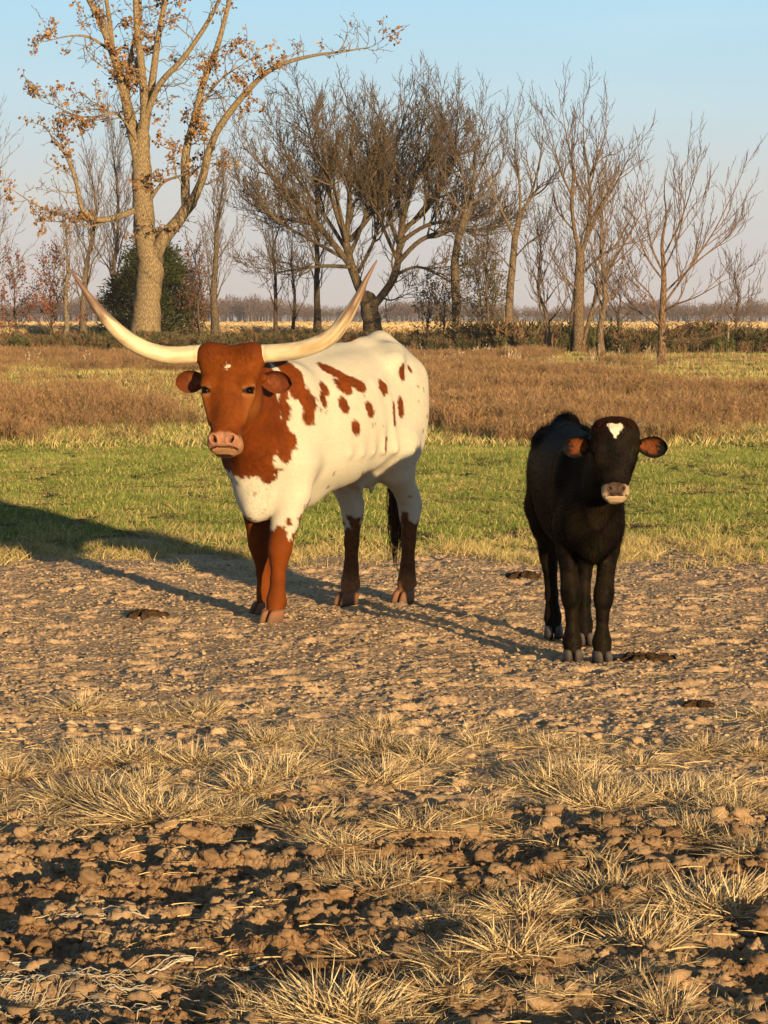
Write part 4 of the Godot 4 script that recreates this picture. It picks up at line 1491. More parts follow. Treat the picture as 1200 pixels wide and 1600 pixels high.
func grow_all() -> void:
	var task := WorkerThreadPool.add_group_task(grow_one, growers.size(), -1, true)
	WorkerThreadPool.wait_for_group_task_completion(task)
	var bark_tex := noise_texture(51, 0.05, 256, 5, Color(0.55, 0.55, 0.55), Color(1, 1, 1), 1.8)
	var bark_h := noise_texture(53, 0.04, 256, 5, Color(0, 0, 0), Color(1, 1, 1), 1.5)
	var bark := paint(0.95, bark_tex, 0.5, false, bark_h, 0.8)
	bark.uv1_scale = Vector3(1.2, 0.3, 1.2)
	var twig := paint(0.95)
	var leaf := paint(0.8)
	leaf.backlight_enabled = true
	leaf.backlight = Color(0.3, 0.2, 0.08)
	for e in growers:
		var g: Grower = e[0]
		var t := thing(e[1], e[2], e[3], e[5], 0.0, e[4])
		t.scale = Vector3.ONE * e[7]
		if g.trunk.v.size():
			part("trunk", g.trunk.mesh(), bark, t)
		for l in g.limbs:
			part("limb", l.mesh(), bark, t)
		if g.twigs.v.size():
			part("crown", g.twigs.mesh(), twig, t).set_meta("kind", "stuff")
		if g.leaves.v.size():
			part("leaves", g.leaves.mesh(), leaf, t).set_meta("kind", "stuff")

# leaves have held on in patches
func leaf_patches(p: Vector3) -> float:
	return clampf(0.25 + 2.2 * noise_a.get_noise_3d(p.x * 0.33, p.y * 0.33, p.z * 0.33), 0.0, 1.6)

func build_trees() -> void:
	var tan_bark := Color(0.33, 0.245, 0.145)
	var grey_bark := Color(0.25, 0.185, 0.125)
	var brown_twig := Color(0.15, 0.105, 0.075)
	# the great old tree with the forked trunk
	plan_tree("forked_tree", "huge pale-barked tree with forked trunk and a few brown leaves", Vector3(-13.3, 0, -150.0), 3, func(g: Grower) -> void:
		g.bark = tan_bark
		g.girth = 0.78
		g.twig_colour = Color(0.158, 0.112, 0.072)
		g.levels = 3
		g.density = 1.35
		g.shoot = 2.60
		g.wiggle = 0.30
		g.angle = 1.1
		g.up = 0.05
		g.tip = 0.0165
		g.leaf_colours = [Color(0.22, 0.12, 0.06), Color(0.27, 0.15, 0.06), Color(0.18, 0.09, 0.055), Color(0.33, 0.20, 0.07)]
		g.leaf_size = 0.21
		g.leaf_share = 1.6
		g.leaf_zone = leaf_patches
		g.add_trunk([[0.0, -0.2, 0, 1.15], [0.02, 0.5, 0, 0.92], [0.10, 2.0, 0, 0.75], [0.22, 3.4, 0, 0.72], [0.33, 4.6, 0, 0.74], [0.10, 5.7, 0, 0.60], [-0.05, 7.3, 0, 0.58], [-0.10, 9.0, 0.05, 0.56], [-0.15, 10.2, 0.0, 0.52], [-0.1, 11.2, 0, 0.42], [-0.05, 12.2, -0.1, 0.30]])
		g.add_limb([[0.30, 4.3, 0.1, 0.55], [1.0, 5.8, 0.3, 0.50], [1.8, 6.8, 0.4, 0.45], [2.45, 7.7, 0.3, 0.42]], 0.3)
		g.add_limb([[2.35, 7.5, 0.3, 0.36], [2.30, 8.6, 0.2, 0.33], [2.32, 10.7, -0.1, 0.30], [2.8, 12.6, -0.4, 0.27], [3.3, 14.7, -0.7, 0.24], [4.0, 16.5, -0.9, 0.20], [4.75, 19.4, -1.2, 0.15], [5.2, 22.0, -1.4, 0.08]])
		g.add_limb([[2.4, 7.6, 0.4, 0.34], [3.2, 9.0, 0.8, 0.30], [3.7, 10.8, 1.1, 0.27], [4.4, 12.2, 1.4, 0.25], [5.8, 13.9, 1.8, 0.21], [7.2, 15.1, 2.1, 0.17], [9.0, 15.7, 2.4, 0.12], [11.1, 16.0, 2.6, 0.07], [12.5, 16.2, 2.7, 0.03]], 1.7)
		g.add_limb([[-0.3, 7.6, 0.2, 0.24], [-1.4, 7.15, 0.6, 0.21], [-2.5, 6.95, 1.0, 0.18], [-3.3, 7.5, 1.2, 0.15], [-3.6, 8.9, 1.3, 0.13], [-4.1, 10.3, 1.4, 0.10], [-4.7, 11.2, 1.5, 0.06]])
		g.add_limb([[-2.5, 6.95, 1.0, 0.13], [-4.0, 7.1, 1.5, 0.10], [-5.5, 7.6, 1.9, 0.06], [-6.8, 8.4, 2.1, 0.03]])
		g.add_limb([[-0.25, 9.6, 0.1, 0.36], [-0.75, 12.3, 0.3, 0.31], [-1.2, 14.6, 0.5, 0.28], [-1.75, 16.4, 0.6, 0.25], [-2.4, 18.0, 0.7, 0.20], [-3.1, 19.4, 0.8, 0.17], [-3.9, 21.5, 0.9, 0.08]])
		g.add_limb([[-1.6, 16.0, 0.6, 0.19], [-1.8, 17.6, 0.2, 0.17], [-2.1, 19.4, -0.2, 0.14], [-2.6, 21.8, -0.5, 0.07]])
		g.add_limb([[-1.6, 16.1, 0.6, 0.12], [-2.8, 16.9, 1.0, 0.09], [-3.9, 16.95, 1.4, 0.06], [-5.2, 16.6, 1.9, 0.03]])
		g.add_limb([[-0.1, 10.6, -0.1, 0.30], [-0.6, 12.4, -0.6, 0.24], [-1.0, 14.2, -1.0, 0.20], [-0.75, 16.4, -1.4, 0.17], [-0.35, 18.6, -1.7, 0.13], [-0.3, 21.0, -1.9, 0.06]])
		g.add_limb([[-0.05, 11.4, 0.0, 0.36], [0.05, 13.2, 0.1, 0.31], [-0.1, 15.4, 0.1, 0.27], [-0.3, 17.2, 0.2, 0.24], [-0.4, 19.4, 0.2, 0.20], [-0.5, 22.0, 0.2, 0.08]])
		g.add_limb([[0.0, 11.8, -0.2, 0.32], [0.4, 14.3, -0.4, 0.27], [0.75, 17.0, -0.7, 0.22], [1.2, 19.4, -0.9, 0.18], [1.6, 21.8, -1.0, 0.08]])
		g.add_limb([[0.1, 12.6, 0.1, 0.25], [0.95, 14.4, 0.6, 0.22], [2.2, 15.7, 1.0, 0.19], [3.4, 17.3, 1.3, 0.16], [4.3, 18.9, 1.5, 0.12], [5.0, 20.6, 1.7, 0.06]])
		g.add_limb([[-0.35, 11.3, 0.4, 0.12], [-1.3, 12.7, 1.0, 0.09], [-2.3, 12.55, 1.5, 0.07], [-3.6, 12.6, 2.0, 0.05], [-4.8, 13.2, 2.4, 0.02]], 2.0)
		g.add_limb([[2.9, 13.0, -0.4, 0.11], [3.9, 14.3, 0.1, 0.08], [4.7, 15.0, 0.4, 0.06], [5.4, 15.4, 0.6, 0.03]], 1.5)
		g.add_limb([[0.4, 8.2, 0.3, 0.16], [1.1, 9.0, 0.8, 0.11], [1.9, 9.3, 1.2, 0.08]], 2.0), "")
	# the broad bushy tree, dense with upright shoots
	plan_tree("bushy_tree", "broad dense leafless tree with low fork and thick mass of fine shoots", Vector3(-0.55, 0, -155.0), 4, func(g: Grower) -> void:
		g.bark = Color(0.162, 0.119, 0.071)
		g.twig_colour = Color(0.125, 0.088, 0.058)
		g.levels = 3
		g.density = 2.90
		g.shoot = 3.90
		g.up = 0.13
		g.wiggle = 0.18
		g.angle = 0.95
		g.tip = 0.0142
		g.from = 0.28
		g.girth = 0.68
		g.add_trunk([[0, -0.2, 0, 0.72], [-0.05, 0.6, 0, 0.60], [-0.2, 1.6, 0, 0.56], [-0.35, 2.5, 0, 0.52], [-0.4, 3.1, 0, 0.40]])
		g.add_limb([[-0.35, 2.3, 0, 0.46], [-0.95, 3.6, 0.1, 0.43], [-1.45, 5.0, 0.2, 0.40], [-1.75, 6.4, 0.2, 0.33]], 0.25)
		g.add_limb([[-0.15, 2.3, 0.1, 0.40], [0.55, 3.1, 0.2, 0.36], [1.25, 4.3, 0.2, 0.34], [1.55, 6.1, 0.2, 0.30], [1.65, 7.6, 0.1, 0.25]], 0.25)
		g.add_limb([[-1.3, 4.6, 0.2, 0.30], [-2.7, 6.4, 0.6, 0.26], [-4.2, 8.2, 0.9, 0.20], [-5.7, 9.7, 1.1, 0.14], [-6.9, 10.9, 1.3, 0.07]])
		g.add_limb([[-1.6, 5.8, 0.2, 0.27], [-2.35, 8.2, 0.0, 0.22], [-3.1, 10.4, -0.3, 0.17], [-3.8, 12.4, -0.5, 0.11], [-4.2, 14.0, -0.6, 0.05]])
		g.add_limb([[-1.7, 6.2, 0.3, 0.27], [-1.5, 8.6, 0.6, 0.22], [-1.5, 10.8, 0.9, 0.17], [-1.3, 13.0, 1.1, 0.09]])
		g.add_limb([[-1.5, 6.3, 0.0, 0.26], [-0.3, 7.8, -0.4, 0.22], [0.4, 9.6, -0.7, 0.18], [1.1, 11.6, -0.9, 0.12], [1.9, 14.0, -1.1, 0.06]])
		g.add_limb([[-1.4, 4.7, 0.5, 0.20], [-3.0, 4.75, 1.4, 0.15], [-4.8, 4.5, 2.0, 0.09], [-6.0, 4.3, 2.4, 0.04]])
		g.add_limb([[-2.2, 5.7, -0.4, 0.18], [-3.6, 7.2, -1.6, 0.14], [-5.2, 7.6, -2.4, 0.09], [-7.2, 8.2, -3.0, 0.04]])
		g.add_limb([[1.5, 6.3, 0.2, 0.25], [2.0, 8.6, 0.5, 0.20], [2.5, 11.0, 0.8, 0.14], [2.9, 13.6, 1.0, 0.06]])
		g.add_limb([[1.6, 6.9, 0.1, 0.24], [3.0, 8.0, -0.4, 0.19], [4.2, 9.8, -0.8, 0.14], [5.3, 11.8, -1.1, 0.06]])
		g.add_limb([[1.35, 4.9, 0.3, 0.24], [2.8, 6.3, 0.9, 0.20], [4.6, 6.9, 1.3, 0.15], [6.4, 6.9, 1.6, 0.10], [7.9, 7.3, 1.8, 0.04]], 1.4)
		g.add_limb([[1.55, 6.2, 0.4, 0.22], [3.2, 7.2, 1.2, 0.17], [5.2, 7.5, 1.8, 0.12], [7.0, 7.9, 2.2, 0.05]], 1.3)
		g.add_limb([[1.2, 4.2, 0.4, 0.16], [2.6, 4.7, 1.1, 0.12], [4.0, 4.1, 1.7, 0.07], [5.0, 3.6, 2.0, 0.03]], 0.8)
		g.add_limb([[-1.7, 6.3, 0.5, 0.2], [-2.2, 8.6, 1.5, 0.15], [-2.8, 10.6, 2.3, 0.10], [-3.2, 12.6, 2.9, 0.05]])
		g.add_limb([[1.6, 7.2, 0.4, 0.2], [2.2, 9.2, 1.4, 0.15], [3.3, 11.0, 2.2, 0.10], [3.9, 12.8, 2.8, 0.05]])
		g.add_limb([[-1.5, 5.4, 0.1, 0.2], [-0.6, 7.6, 0.5, 0.16], [-0.2, 9.8, 0.8, 0.12], [0.2, 12.4, 1.0, 0.05]])
		g.add_limb([[1.5, 6.0, 0.1, 0.2], [0.9, 7.8, -0.5, 0.16], [0.8, 9.8, -0.9, 0.12], [0.6, 12.8, -1.2, 0.05]])
		g.add_limb([[-1.6, 5.6, 0.0, 0.2], [-3.0, 7.8, -0.6, 0.16], [-4.6, 10.0, -1.0, 0.11], [-5.6, 12.2, -1.4, 0.05]])
		g.add_limb([[1.6, 6.6, 0.0, 0.2], [3.4, 8.8, 0.7, 0.16], [4.6, 10.8, 1.2, 0.11], [4.9, 13.0, 1.5, 0.05]])
		g.add_limb([[-1.4, 5.0, 0.1, 0.18], [-3.6, 6.2, 0.6, 0.14], [-6.0, 7.6, 1.0, 0.09], [-7.6, 9.2, 1.3, 0.04]])
		g.add_limb([[1.35, 5.2, 0.2, 0.18], [0.5, 7.2, 0.8, 0.15], [-0.1, 9.4, 1.3, 0.11], [-0.5, 12.2, 1.7, 0.05]], 1.4)
		g.add_limb([[-1.0, 4.4, -0.2, 0.18], [0.0, 6.4, -0.9, 0.15], [0.3, 8.6, -1.4, 0.11], [0.4, 11.0, -1.8, 0.05]], 1.4)
		g.add_limb([[0.3, 3.0, 0.3, 0.1], [1.0, 2.7, 1.0, 0.07], [2.0, 3.1, 1.6, 0.03]], 0.7), "", 0.95)
	# the young tree that stands before the hedgerow
	plan_tree("spreading_tree", "slim leafless tree with wide upswept branches standing before the hedgerow", Vector3(8.97, 0, -87.0), 5, func(g: Grower) -> void:
		g.bark = Color(0.245, 0.155, 0.097)
		g.twig_colour = Color(0.144, 0.097, 0.072)
		g.levels = 3
		g.density = 2.10
		g.shoot = 2.30
		g.angle = 0.62
		g.girth = 0.7
		g.up = 0.12
		g.wiggle = 0.13
		g.tip = 0.0083
		g.from = 0.2
		g.add_trunk([[0, -0.1, 0, 0.20], [0.0, 0.5, 0, 0.155], [0.02, 1.3, 0, 0.14], [0.04, 2.4, 0, 0.125], [0.06, 3.6, 0, 0.09], [-0.02, 4.6, 0.05, 0.06], [0.12, 5.6, 0.1, 0.035], [0.05, 6.6, 0.05, 0.02], [0.2, 7.6, 0, 0.008]])
		g.add_limb([[0.05, 2.3, 0.05, 0.07], [0.6, 3.1, 0.2, 0.06], [1.2, 4.0, 0.4, 0.05], [1.9, 5.1, 0.6, 0.035], [2.6, 6.6, 0.8, 0.015]])
		g.add_limb([[0.05, 2.7, -0.05, 0.06], [0.7, 3.3, -0.4, 0.05], [1.6, 4.1, -0.8, 0.04], [2.3, 4.6, -1.1, 0.03], [2.95, 5.3, -1.3, 0.012]])
		g.add_limb([[0.04, 2.0, 0.0, 0.06], [0.45, 2.3, 0.5, 0.05], [1.2, 2.6, 1.0, 0.035], [2.2, 3.2, 1.4, 0.012]])
		g.add_limb([[0.0, 1.4, 0.05, 0.06], [-0.25, 1.9, 0.4, 0.055], [-0.45, 2.6, 0.7, 0.045], [-1.2, 3.4, 1.0, 0.03], [-1.6, 4.3, 1.2, 0.012]])
		g.add_limb([[0.0, 1.4, -0.05, 0.055], [-0.5, 1.85, -0.4, 0.045], [-1.1, 2.2, -0.7, 0.03], [-1.5, 2.5, -0.9, 0.012]])
		g.add_limb([[0.0, 0.98, 0.1, 0.05], [0.5, 0.95, 0.6, 0.04], [1.2, 1.05, 1.0, 0.025], [1.9, 1.1, 1.3, 0.01]], 0.7)
		g.add_limb([[0.0, 1.1, 0.1, 0.045], [0.6, 1.5, 0.9, 0.035], [1.6, 1.75, 1.5, 0.025], [2.5, 2.0, 1.9, 0.01]], 0.8)
		g.add_limb([[0.05, 3.5, 0.0, 0.065], [-0.4, 4.4, 0.2, 0.055], [-0.6, 5.4, 0.3, 0.04], [-0.75, 6.6, 0.4, 0.015]])
		g.add_limb([[0.05, 3.2, 0.1, 0.06], [-0.6, 4.0, 0.6, 0.045], [-1.0, 4.9, 0.9, 0.03], [-1.3, 5.9, 1.1, 0.012]])
		g.add_limb([[0.03, 4.1, 0.0, 0.055], [0.6, 5.2, -0.2, 0.04], [1.0, 6.3, -0.3, 0.03], [1.3, 7.4, -0.4, 0.012]])
		g.add_limb([[0.05, 3.6, 0.1, 0.05], [0.5, 4.7, 0.5, 0.04], [0.7, 5.8, 0.8, 0.03], [0.8, 7.0, 1.0, 0.012]]), "", 0.86)
	# tall tree with two stems
	plan_tree("twin_stem_tree", "tall leafless tree with two trunks rising from one foot", Vector3(8.65, 0, -120.0), 6, func(g: Grower) -> void:
		g.bark = Color(0.216, 0.151, 0.097)
		g.twig_colour = Color(0.122, 0.086, 0.065)
		g.density = 1.85
		g.shoot = 3.30
		g.angle = 0.68
		g.girth = 0.7
		g.up = 0.13
		g.wiggle = 0.17
		g.tip = 0.0112
		g.from = 0.2
		g.add_trunk([[0, -0.2, 0, 0.42], [0.02, 0.8, 0, 0.33], [0.03, 2.6, 0, 0.30], [0.05, 4.2, 0, 0.27], [0.1, 5.6, 0, 0.24]])
		g.add_limb([[0.15, -0.1, 0.1, 0.18], [0.45, 1.3, 0.2, 0.16], [0.8, 2.6, 0.4, 0.14], [1.1, 3.6, 0.6, 0.11], [2.2, 5.6, 0.9, 0.08], [3.2, 7.4, 1.1, 0.04]], 0.8)
		g.add_limb([[0.1, 5.4, 0, 0.20], [-0.2, 6.6, 0.1, 0.17], [-0.4, 8.2, 0.2, 0.14], [-0.35, 10.2, 0.3, 0.10], [-0.7, 11.8, 0.4, 0.05], [-0.9, 12.9, 0.5, 0.02]])
		g.add_limb([[0.1, 5.4, 0, 0.21], [0.5, 6.6, -0.1, 0.18], [0.65, 8.4, -0.2, 0.14], [0.55, 10.0, -0.3, 0.10], [0.3, 11.6, -0.4, 0.06], [0.25, 13.2, -0.5, 0.02]])
		g.add_limb([[0.5, 6.4, 0, 0.13], [1.1, 7.8, 0.4, 0.11], [1.9, 9.2, 0.8, 0.08], [2.5, 10.4, 1.1, 0.03]])
		g.add_limb([[0.05, 4.2, 0, 0.12], [1.0, 5.2, 0.6, 0.09], [2.2, 5.9, 1.0, 0.06], [3.6, 6.2, 1.3, 0.02]])
		g.add_limb([[-0.35, 8.6, 0.2, 0.1], [-1.0, 9.9, 0.6, 0.08], [-1.4, 11.2, 0.9, 0.03]])
		g.add_limb([[0.05, 3.4, 0, 0.1], [-0.7, 4.1, 0.6, 0.07], [-1.5, 5.2, 1.0, 0.03]])
		g.add_limb([[0.55, 9.6, -0.3, 0.09], [1.1, 10.8, -0.7, 0.07], [1.5, 12.2, -1.0, 0.02]]), "", 0.80)
	# tall trees left of it
	plan_tree("leaning_tree", "tall leafless tree with smooth trunk leaning towards the two-stemmed tree", Vector3(6.25, 0, -136.0), 7, func(g: Grower) -> void:
		g.bark = Color(0.238, 0.169, 0.108)
		g.twig_colour = Color(0.115, 0.083, 0.061)
		g.density = 1.85
		g.shoot = 3.30
		g.angle = 0.68
		g.girth = 0.7
		g.up = 0.12
		g.wiggle = 0.2
		g.tip = 0.0120
		g.from = 0.2
		g.add_trunk([[0, -0.2, 0, 0.33], [0.02, 1.0, 0, 0.26], [0.1, 3.0, 0, 0.24], [0.3, 5.4, 0, 0.22], [0.45, 7.0, 0, 0.20], [0.8, 8.6, 0, 0.17]])
		g.add_limb([[0.45, 6.9, 0, 0.16], [-0.2, 8.2, 0.4, 0.12], [-0.9, 9.6, 0.7, 0.08], [-1.5, 11.3, 1.0, 0.03]])
		g.add_limb([[0.75, 8.3, 0, 0.15], [1.4, 9.6, -0.1, 0.12], [1.9, 11.4, -0.2, 0.08], [2.2, 13.6, -0.3, 0.03]])
		g.add_limb([[0.75, 8.3, 0, 0.13], [0.7, 10.2, 0.3, 0.10], [0.4, 12.0, 0.5, 0.06], [0.5, 13.9, 0.6, 0.02]])
		g.add_limb([[1.4, 9.5, 0, 0.1], [2.3, 10.1, 0.5, 0.07], [3.0, 11.4, 0.8, 0.03]])
		g.add_limb([[0.3, 5.6, 0, 0.09], [1.2, 6.6, 0.7, 0.06], [2.0, 7.2, 1.1, 0.02]])
		g.add_limb([[0.2, 5.0, 0, 0.08], [-0.6, 5.9, 0.7, 0.06], [-1.5, 6.3, 1.1, 0.02]]), "", 0.80)
	plan_tree("tall_tree", "tall leafless tree with straight dark trunk behind the bushy tree", Vector3(4.05, 0, -150.0), 8, func(g: Grower) -> void:
		g.bark = Color(0.187, 0.137, 0.090)
		g.twig_colour = Color(0.115, 0.083, 0.065)
		g.density = 1.75
		g.shoot = 3.60
		g.angle = 0.68
		g.girth = 0.7
		g.up = 0.13
		g.wiggle = 0.2
		g.tip = 0.0135
		g.from = 0.2
		g.add_trunk([[0, -0.2, 0, 0.42], [0.0, 1.2, 0, 0.33], [-0.05, 3.2, 0, 0.31], [-0.15, 5.6, 0, 0.28], [0.1, 7.4, 0, 0.24], [0.6, 9.2, 0, 0.20]])
		g.add_limb([[0.0, 6.8, 0, 0.2], [0.7, 8.9, 0, 0.18], [1.1, 10.9, 0.1, 0.15], [1.2, 12.9, 0.2, 0.11], [1.5, 14.6, 0.3, 0.06], [1.7, 15.8, 0.3, 0.02]])
		g.add_limb([[1.1, 10.9, 0.1, 0.12], [1.8, 12.6, 0.5, 0.08], [2.6, 14.6, 0.8, 0.03]])
		g.add_limb([[1.0, 10.6, 0.1, 0.12], [0.2, 12.2, 0.5, 0.09], [-0.4, 14.4, 0.8, 0.03]])
		g.add_limb([[0.6, 9.2, 0, 0.13], [-0.6, 10.4, 0.3, 0.10], [-1.2, 12.2, 0.5, 0.05]])
		g.add_limb([[0.9, 9.8, 0.0, 0.12], [2.2, 10.8, -0.5, 0.09], [3.1, 12.6, -0.8, 0.03]])
		g.add_limb([[-0.1, 4.8, 0, 0.12], [0.8, 5.8, 0.5, 0.09], [1.7, 6.2, 0.8, 0.03]]), "", 0.80)
	# smaller trees, grown to a plan of height, girth, lean, limbs
	var small := [
		["slim_tree", "slim leafless tree between the evergreen and the bushy tree", Vector3(-9.05, 0, -145.0), 21, 9.7, 0.25, 0.002, 20, 0.25, 0.24, 1.9, Color(0.173, 0.130, 0.086), 1.4],
		["thin_tree", "thin leafless sapling with upright shoots left of the bushy tree", Vector3(-6.6, 0, -165.0), 22, 9.2, 0.15, -0.01, 13, 0.2, 0.22, 2.2, Color(0.122, 0.090, 0.065), 1.4],
		["thin_tree", "thin dark leafless sapling close to the bushy tree, with two stems", Vector3(-5.75, 0, -168.0), 23, 7.6, 0.13, 0.02, 12, 0.2, 0.24, 2.0, Color(0.122, 0.090, 0.065), 1.4],
		["dark_tree", "dark leafless tree just left of the trunk of the bushy tree", Vector3(-4.2, 0, -170.0), 24, 11.5, 0.26, 0.012, 18, 0.3, 0.26, 1.6, Color(0.108, 0.079, 0.058), 1.3],
		["young_tree", "young leafless tree with pale trunk right of the twin stems", Vector3(8.72, 0, -108.0), 25, 7.4, 0.135, 0.012, 20, 0.24, 0.30, 1.3, Color(0.238, 0.166, 0.108), 1.6],
		["scrub_tree", "small many-branched leafless tree left of the two-stemmed tree", Vector3(6.85, 0, -112.0), 26, 5.8, 0.11, 0.0, 20, 0.15, 0.34, 1.3, Color(0.194, 0.137, 0.094), 1.7],
		["scrub_tree", "small leafless tree beside the fence post at the maize edge", Vector3(16.55, 0, -127.0), 27, 4.3, 0.085, 0.0, 18, 0.25, 0.40, 1.1, Color(0.122, 0.083, 0.061), 1.7],
		["edge_tree", "leafless tree whose branches reach in over the maize field", Vector3(20.6, 0, -128.0), 28, 7.2, 0.16, -0.01, 20, 0.2, 0.40, 0.8, Color(0.122, 0.086, 0.065), 1.4],
		["scrub_tree", "low tangled leafless thorn behind the spreading tree", Vector3(10.6, 0, -122.0), 29, 3.8, 0.085, 0.03, 18, 0.12, 0.42, 0.8, Color(0.122, 0.086, 0.065), 1.6],
		["back_tree", "leafless tree left of the huge tree, thin grey trunk", Vector3(-16.9, 0, -152.0), 30, 10.5, 0.22, 0.0, 20, 0.25, 0.26, 1.6, Color(0.194, 0.148, 0.108), 1.3],
		["back_tree", "pale-trunked leafless tree left of the huge tree", Vector3(-17.6, 0, -148.0), 31, 7.0, 0.17, 0.0, 16, 0.25, 0.26, 1.4, Color(0.274, 0.209, 0.144), 1.2],
		["back_tree", "wispy leafless tree behind the huge tree, taller than the evergreen", Vector3(-17.2, 0, -175.0), 32, 14.0, 0.20, 0.01, 22, 0.25, 0.24, 1.7, Color(0.173, 0.130, 0.101), 1.2],
		["back_tree", "leafless tree at the hedgerow end beyond the huge tree", Vector3(-22.0, 0, -150.0), 33, 12.0, 0.26, 0.0, 20, 0.25, 0.30, 1.5, Color(0.180, 0.137, 0.101), 1.3],
		["thin_tree", "wispy leafless sapling under the reddish shrub by the evergreen", Vector3(-10.1, 0, -148.0), 34, 6.0, 0.08, -0.02, 12, 0.2, 0.26, 1.9, Color(0.144, 0.108, 0.079), 1.3],
		["thin_tree", "thin leafless sapling between the straight dark trunk and leaning trunk", Vector3(5.35, 0, -142.0), 35, 7.5, 0.095, 0.0, 14, 0.25, 0.26, 1.8, Color(0.173, 0.122, 0.086), 1.3],
		["thin_tree", "thin leafless sapling leaning against the tall two-stemmed tree", Vector3(9.0, 0, -132.0), 36, 8.6, 0.10, 0.02, 16, 0.2, 0.28, 1.7, Color(0.144, 0.104, 0.076), 1.4]]
	for e in small:
		plan_tree(e[0], e[1], e[2], e[3], func(g: Grower) -> void:
			g.bark = e[11]
			g.twig_colour = (e[11] as Color).lerp(Color(0.13, 0.095, 0.075), 0.6)
			g.density = e[12]
			g.shoot = 0.246 * e[4]
			g.up = 0.13
			g.wiggle = 0.16
			g.angle = 0.75
			g.tip = 0.0112
			g.from = 0.1
			if e[0] == "scrub_tree" and e[3] == 29:
				g.leaf_share = 0.05
				g.leaf_colours = [Color(0.12, 0.05, 0.04)]
			g.self_made(e[4], e[5], e[6], e[7], e[8], e[9], e[10]))
	# leafy shrubs of the hedgerow
	var shrubs := [
		["leafy_shrub", "olive-leaved shrub right of the bushy tree's trunk", Vector3(2.5, 0, -150.0), 41, 3.6, [Color(0.10, 0.095, 0.035), Color(0.16, 0.125, 0.05), Color(0.09, 0.07, 0.03)], 0.55],
		["leafy_shrub", "olive-leaved shrub between the straight dark trunk and the bushy tree", Vector3(3.2, 0, -147.0), 42, 3.2, [Color(0.10, 0.095, 0.035), Color(0.17, 0.12, 0.05)], 0.5],
		["leafy_shrub", "tall olive-leaved shrub between the straight dark trunk and leaning trunk", Vector3(5.2, 0, -146.0), 43, 5.2, [Color(0.10, 0.10, 0.035), Color(0.16, 0.13, 0.05), Color(0.08, 0.07, 0.03)], 0.5],
		["leafy_shrub", "olive-leaved shrub at the foot of the leaning trunk", Vector3(6.0, 0, -143.0), 44, 4.2, [Color(0.10, 0.095, 0.035), Color(0.15, 0.12, 0.045)], 0.45],
		["red_shrub", "rust-red leaved shrub left of the huge tree under the horn tip", Vector3(-18.4, 0, -150.0), 45, 5.0, [Color(0.24, 0.075, 0.03), Color(0.30, 0.11, 0.04), Color(0.18, 0.06, 0.03)], 0.8],
		["red_shrub", "dull red-brown leaved shrub right of the evergreen", Vector3(-10.9, 0, -152.0), 46, 5.0, [Color(0.16, 0.065, 0.04), Color(0.22, 0.09, 0.045)], 0.55],
		["red_shrub", "rust-brown leaved shrub beyond the pale trunk at the hedgerow end", Vector3(-20.8, 0, -152.0), 47, 4.6, [Color(0.24, 0.085, 0.035), Color(0.20, 0.08, 0.04)], 0.6]]
	for e in shrubs:
		plan_tree(e[0], e[1], e[2], e[3], func(g: Grower) -> void:
			g.bark = Color(0.137, 0.101, 0.072)
			g.twig_colour = Color(0.101, 0.072, 0.054)
			g.density = 1.6
			g.shoot = 0.290 * e[4]
			g.up = 0.1
			g.wiggle = 0.22
			g.tip = 0.0112
			g.leaf_colours = e[5]
			g.leaf_share = e[6]
			g.leaf_size = 0.13
			g.self_made(e[4], 0.07, g.r.randf_range(-0.02, 0.02), 20, 0.08, 0.34, 1.3), "shrubs in the hedgerow")
		growers[-1][3] = "shrub"
	# the evergreen
	plan_tree("evergreen_tree", "dense dark green evergreen behind the huge pale-barked tree", Vector3(-14.1, 0, -163.0), 51, func(g: Grower) -> void:
		g.bark = Color(0.115, 0.079, 0.058)
		g.add_trunk([[0, -0.2, 0, 0.3], [0.1, 2.0, 0, 0.24], [0.0, 4.5, 0, 0.15], [0.1, 6.6, 0, 0.04]])
		for k in 150:
			var t: float = g.r.randf()
			var y := 0.35 + t * 6.1
			var a: float = g.r.randf() * TAU
			var wide := (2.9 * (1.0 - pow(t, 1.7)) + 0.35) * g.r.randf_range(0.5, 1.12)
			var c := Vector3(cos(a) * wide, y + wide * 0.12, sin(a) * wide)
			g.twigs.tube(PackedVector3Array([Vector3(0.05, y - 0.3, 0), c]), PackedFloat32Array([0.05, 0.015]), 3, g.bark)
			for j in 130:
				var p := c + Vector3(g.r.randfn(0, 0.34), g.r.randfn(0, 0.22), g.r.randfn(0, 0.34)) - Vector3(cos(a), 0, sin(a)) * absf(g.r.randfn(0, 0.5))
				var d := (Vector3(cos(a), 0.7, sin(a)) + Vector3(g.r.randfn(0, 0.6), g.r.randfn(0, 0.6), g.r.randfn(0, 0.6))).normalized() * g.r.randf_range(0.18, 0.40)
				var s := d.cross(Vector3(g.r.randfn(0, 1), g.r.randfn(0, 1), g.r.randfn(0, 1))).normalized() * 0.05
				g.leaves.tri(p - s, p + s, p + d, Color(0.034, 0.042, 0.014) * g.r.randf_range(0.6, 1.6)), "")
	grow_all()

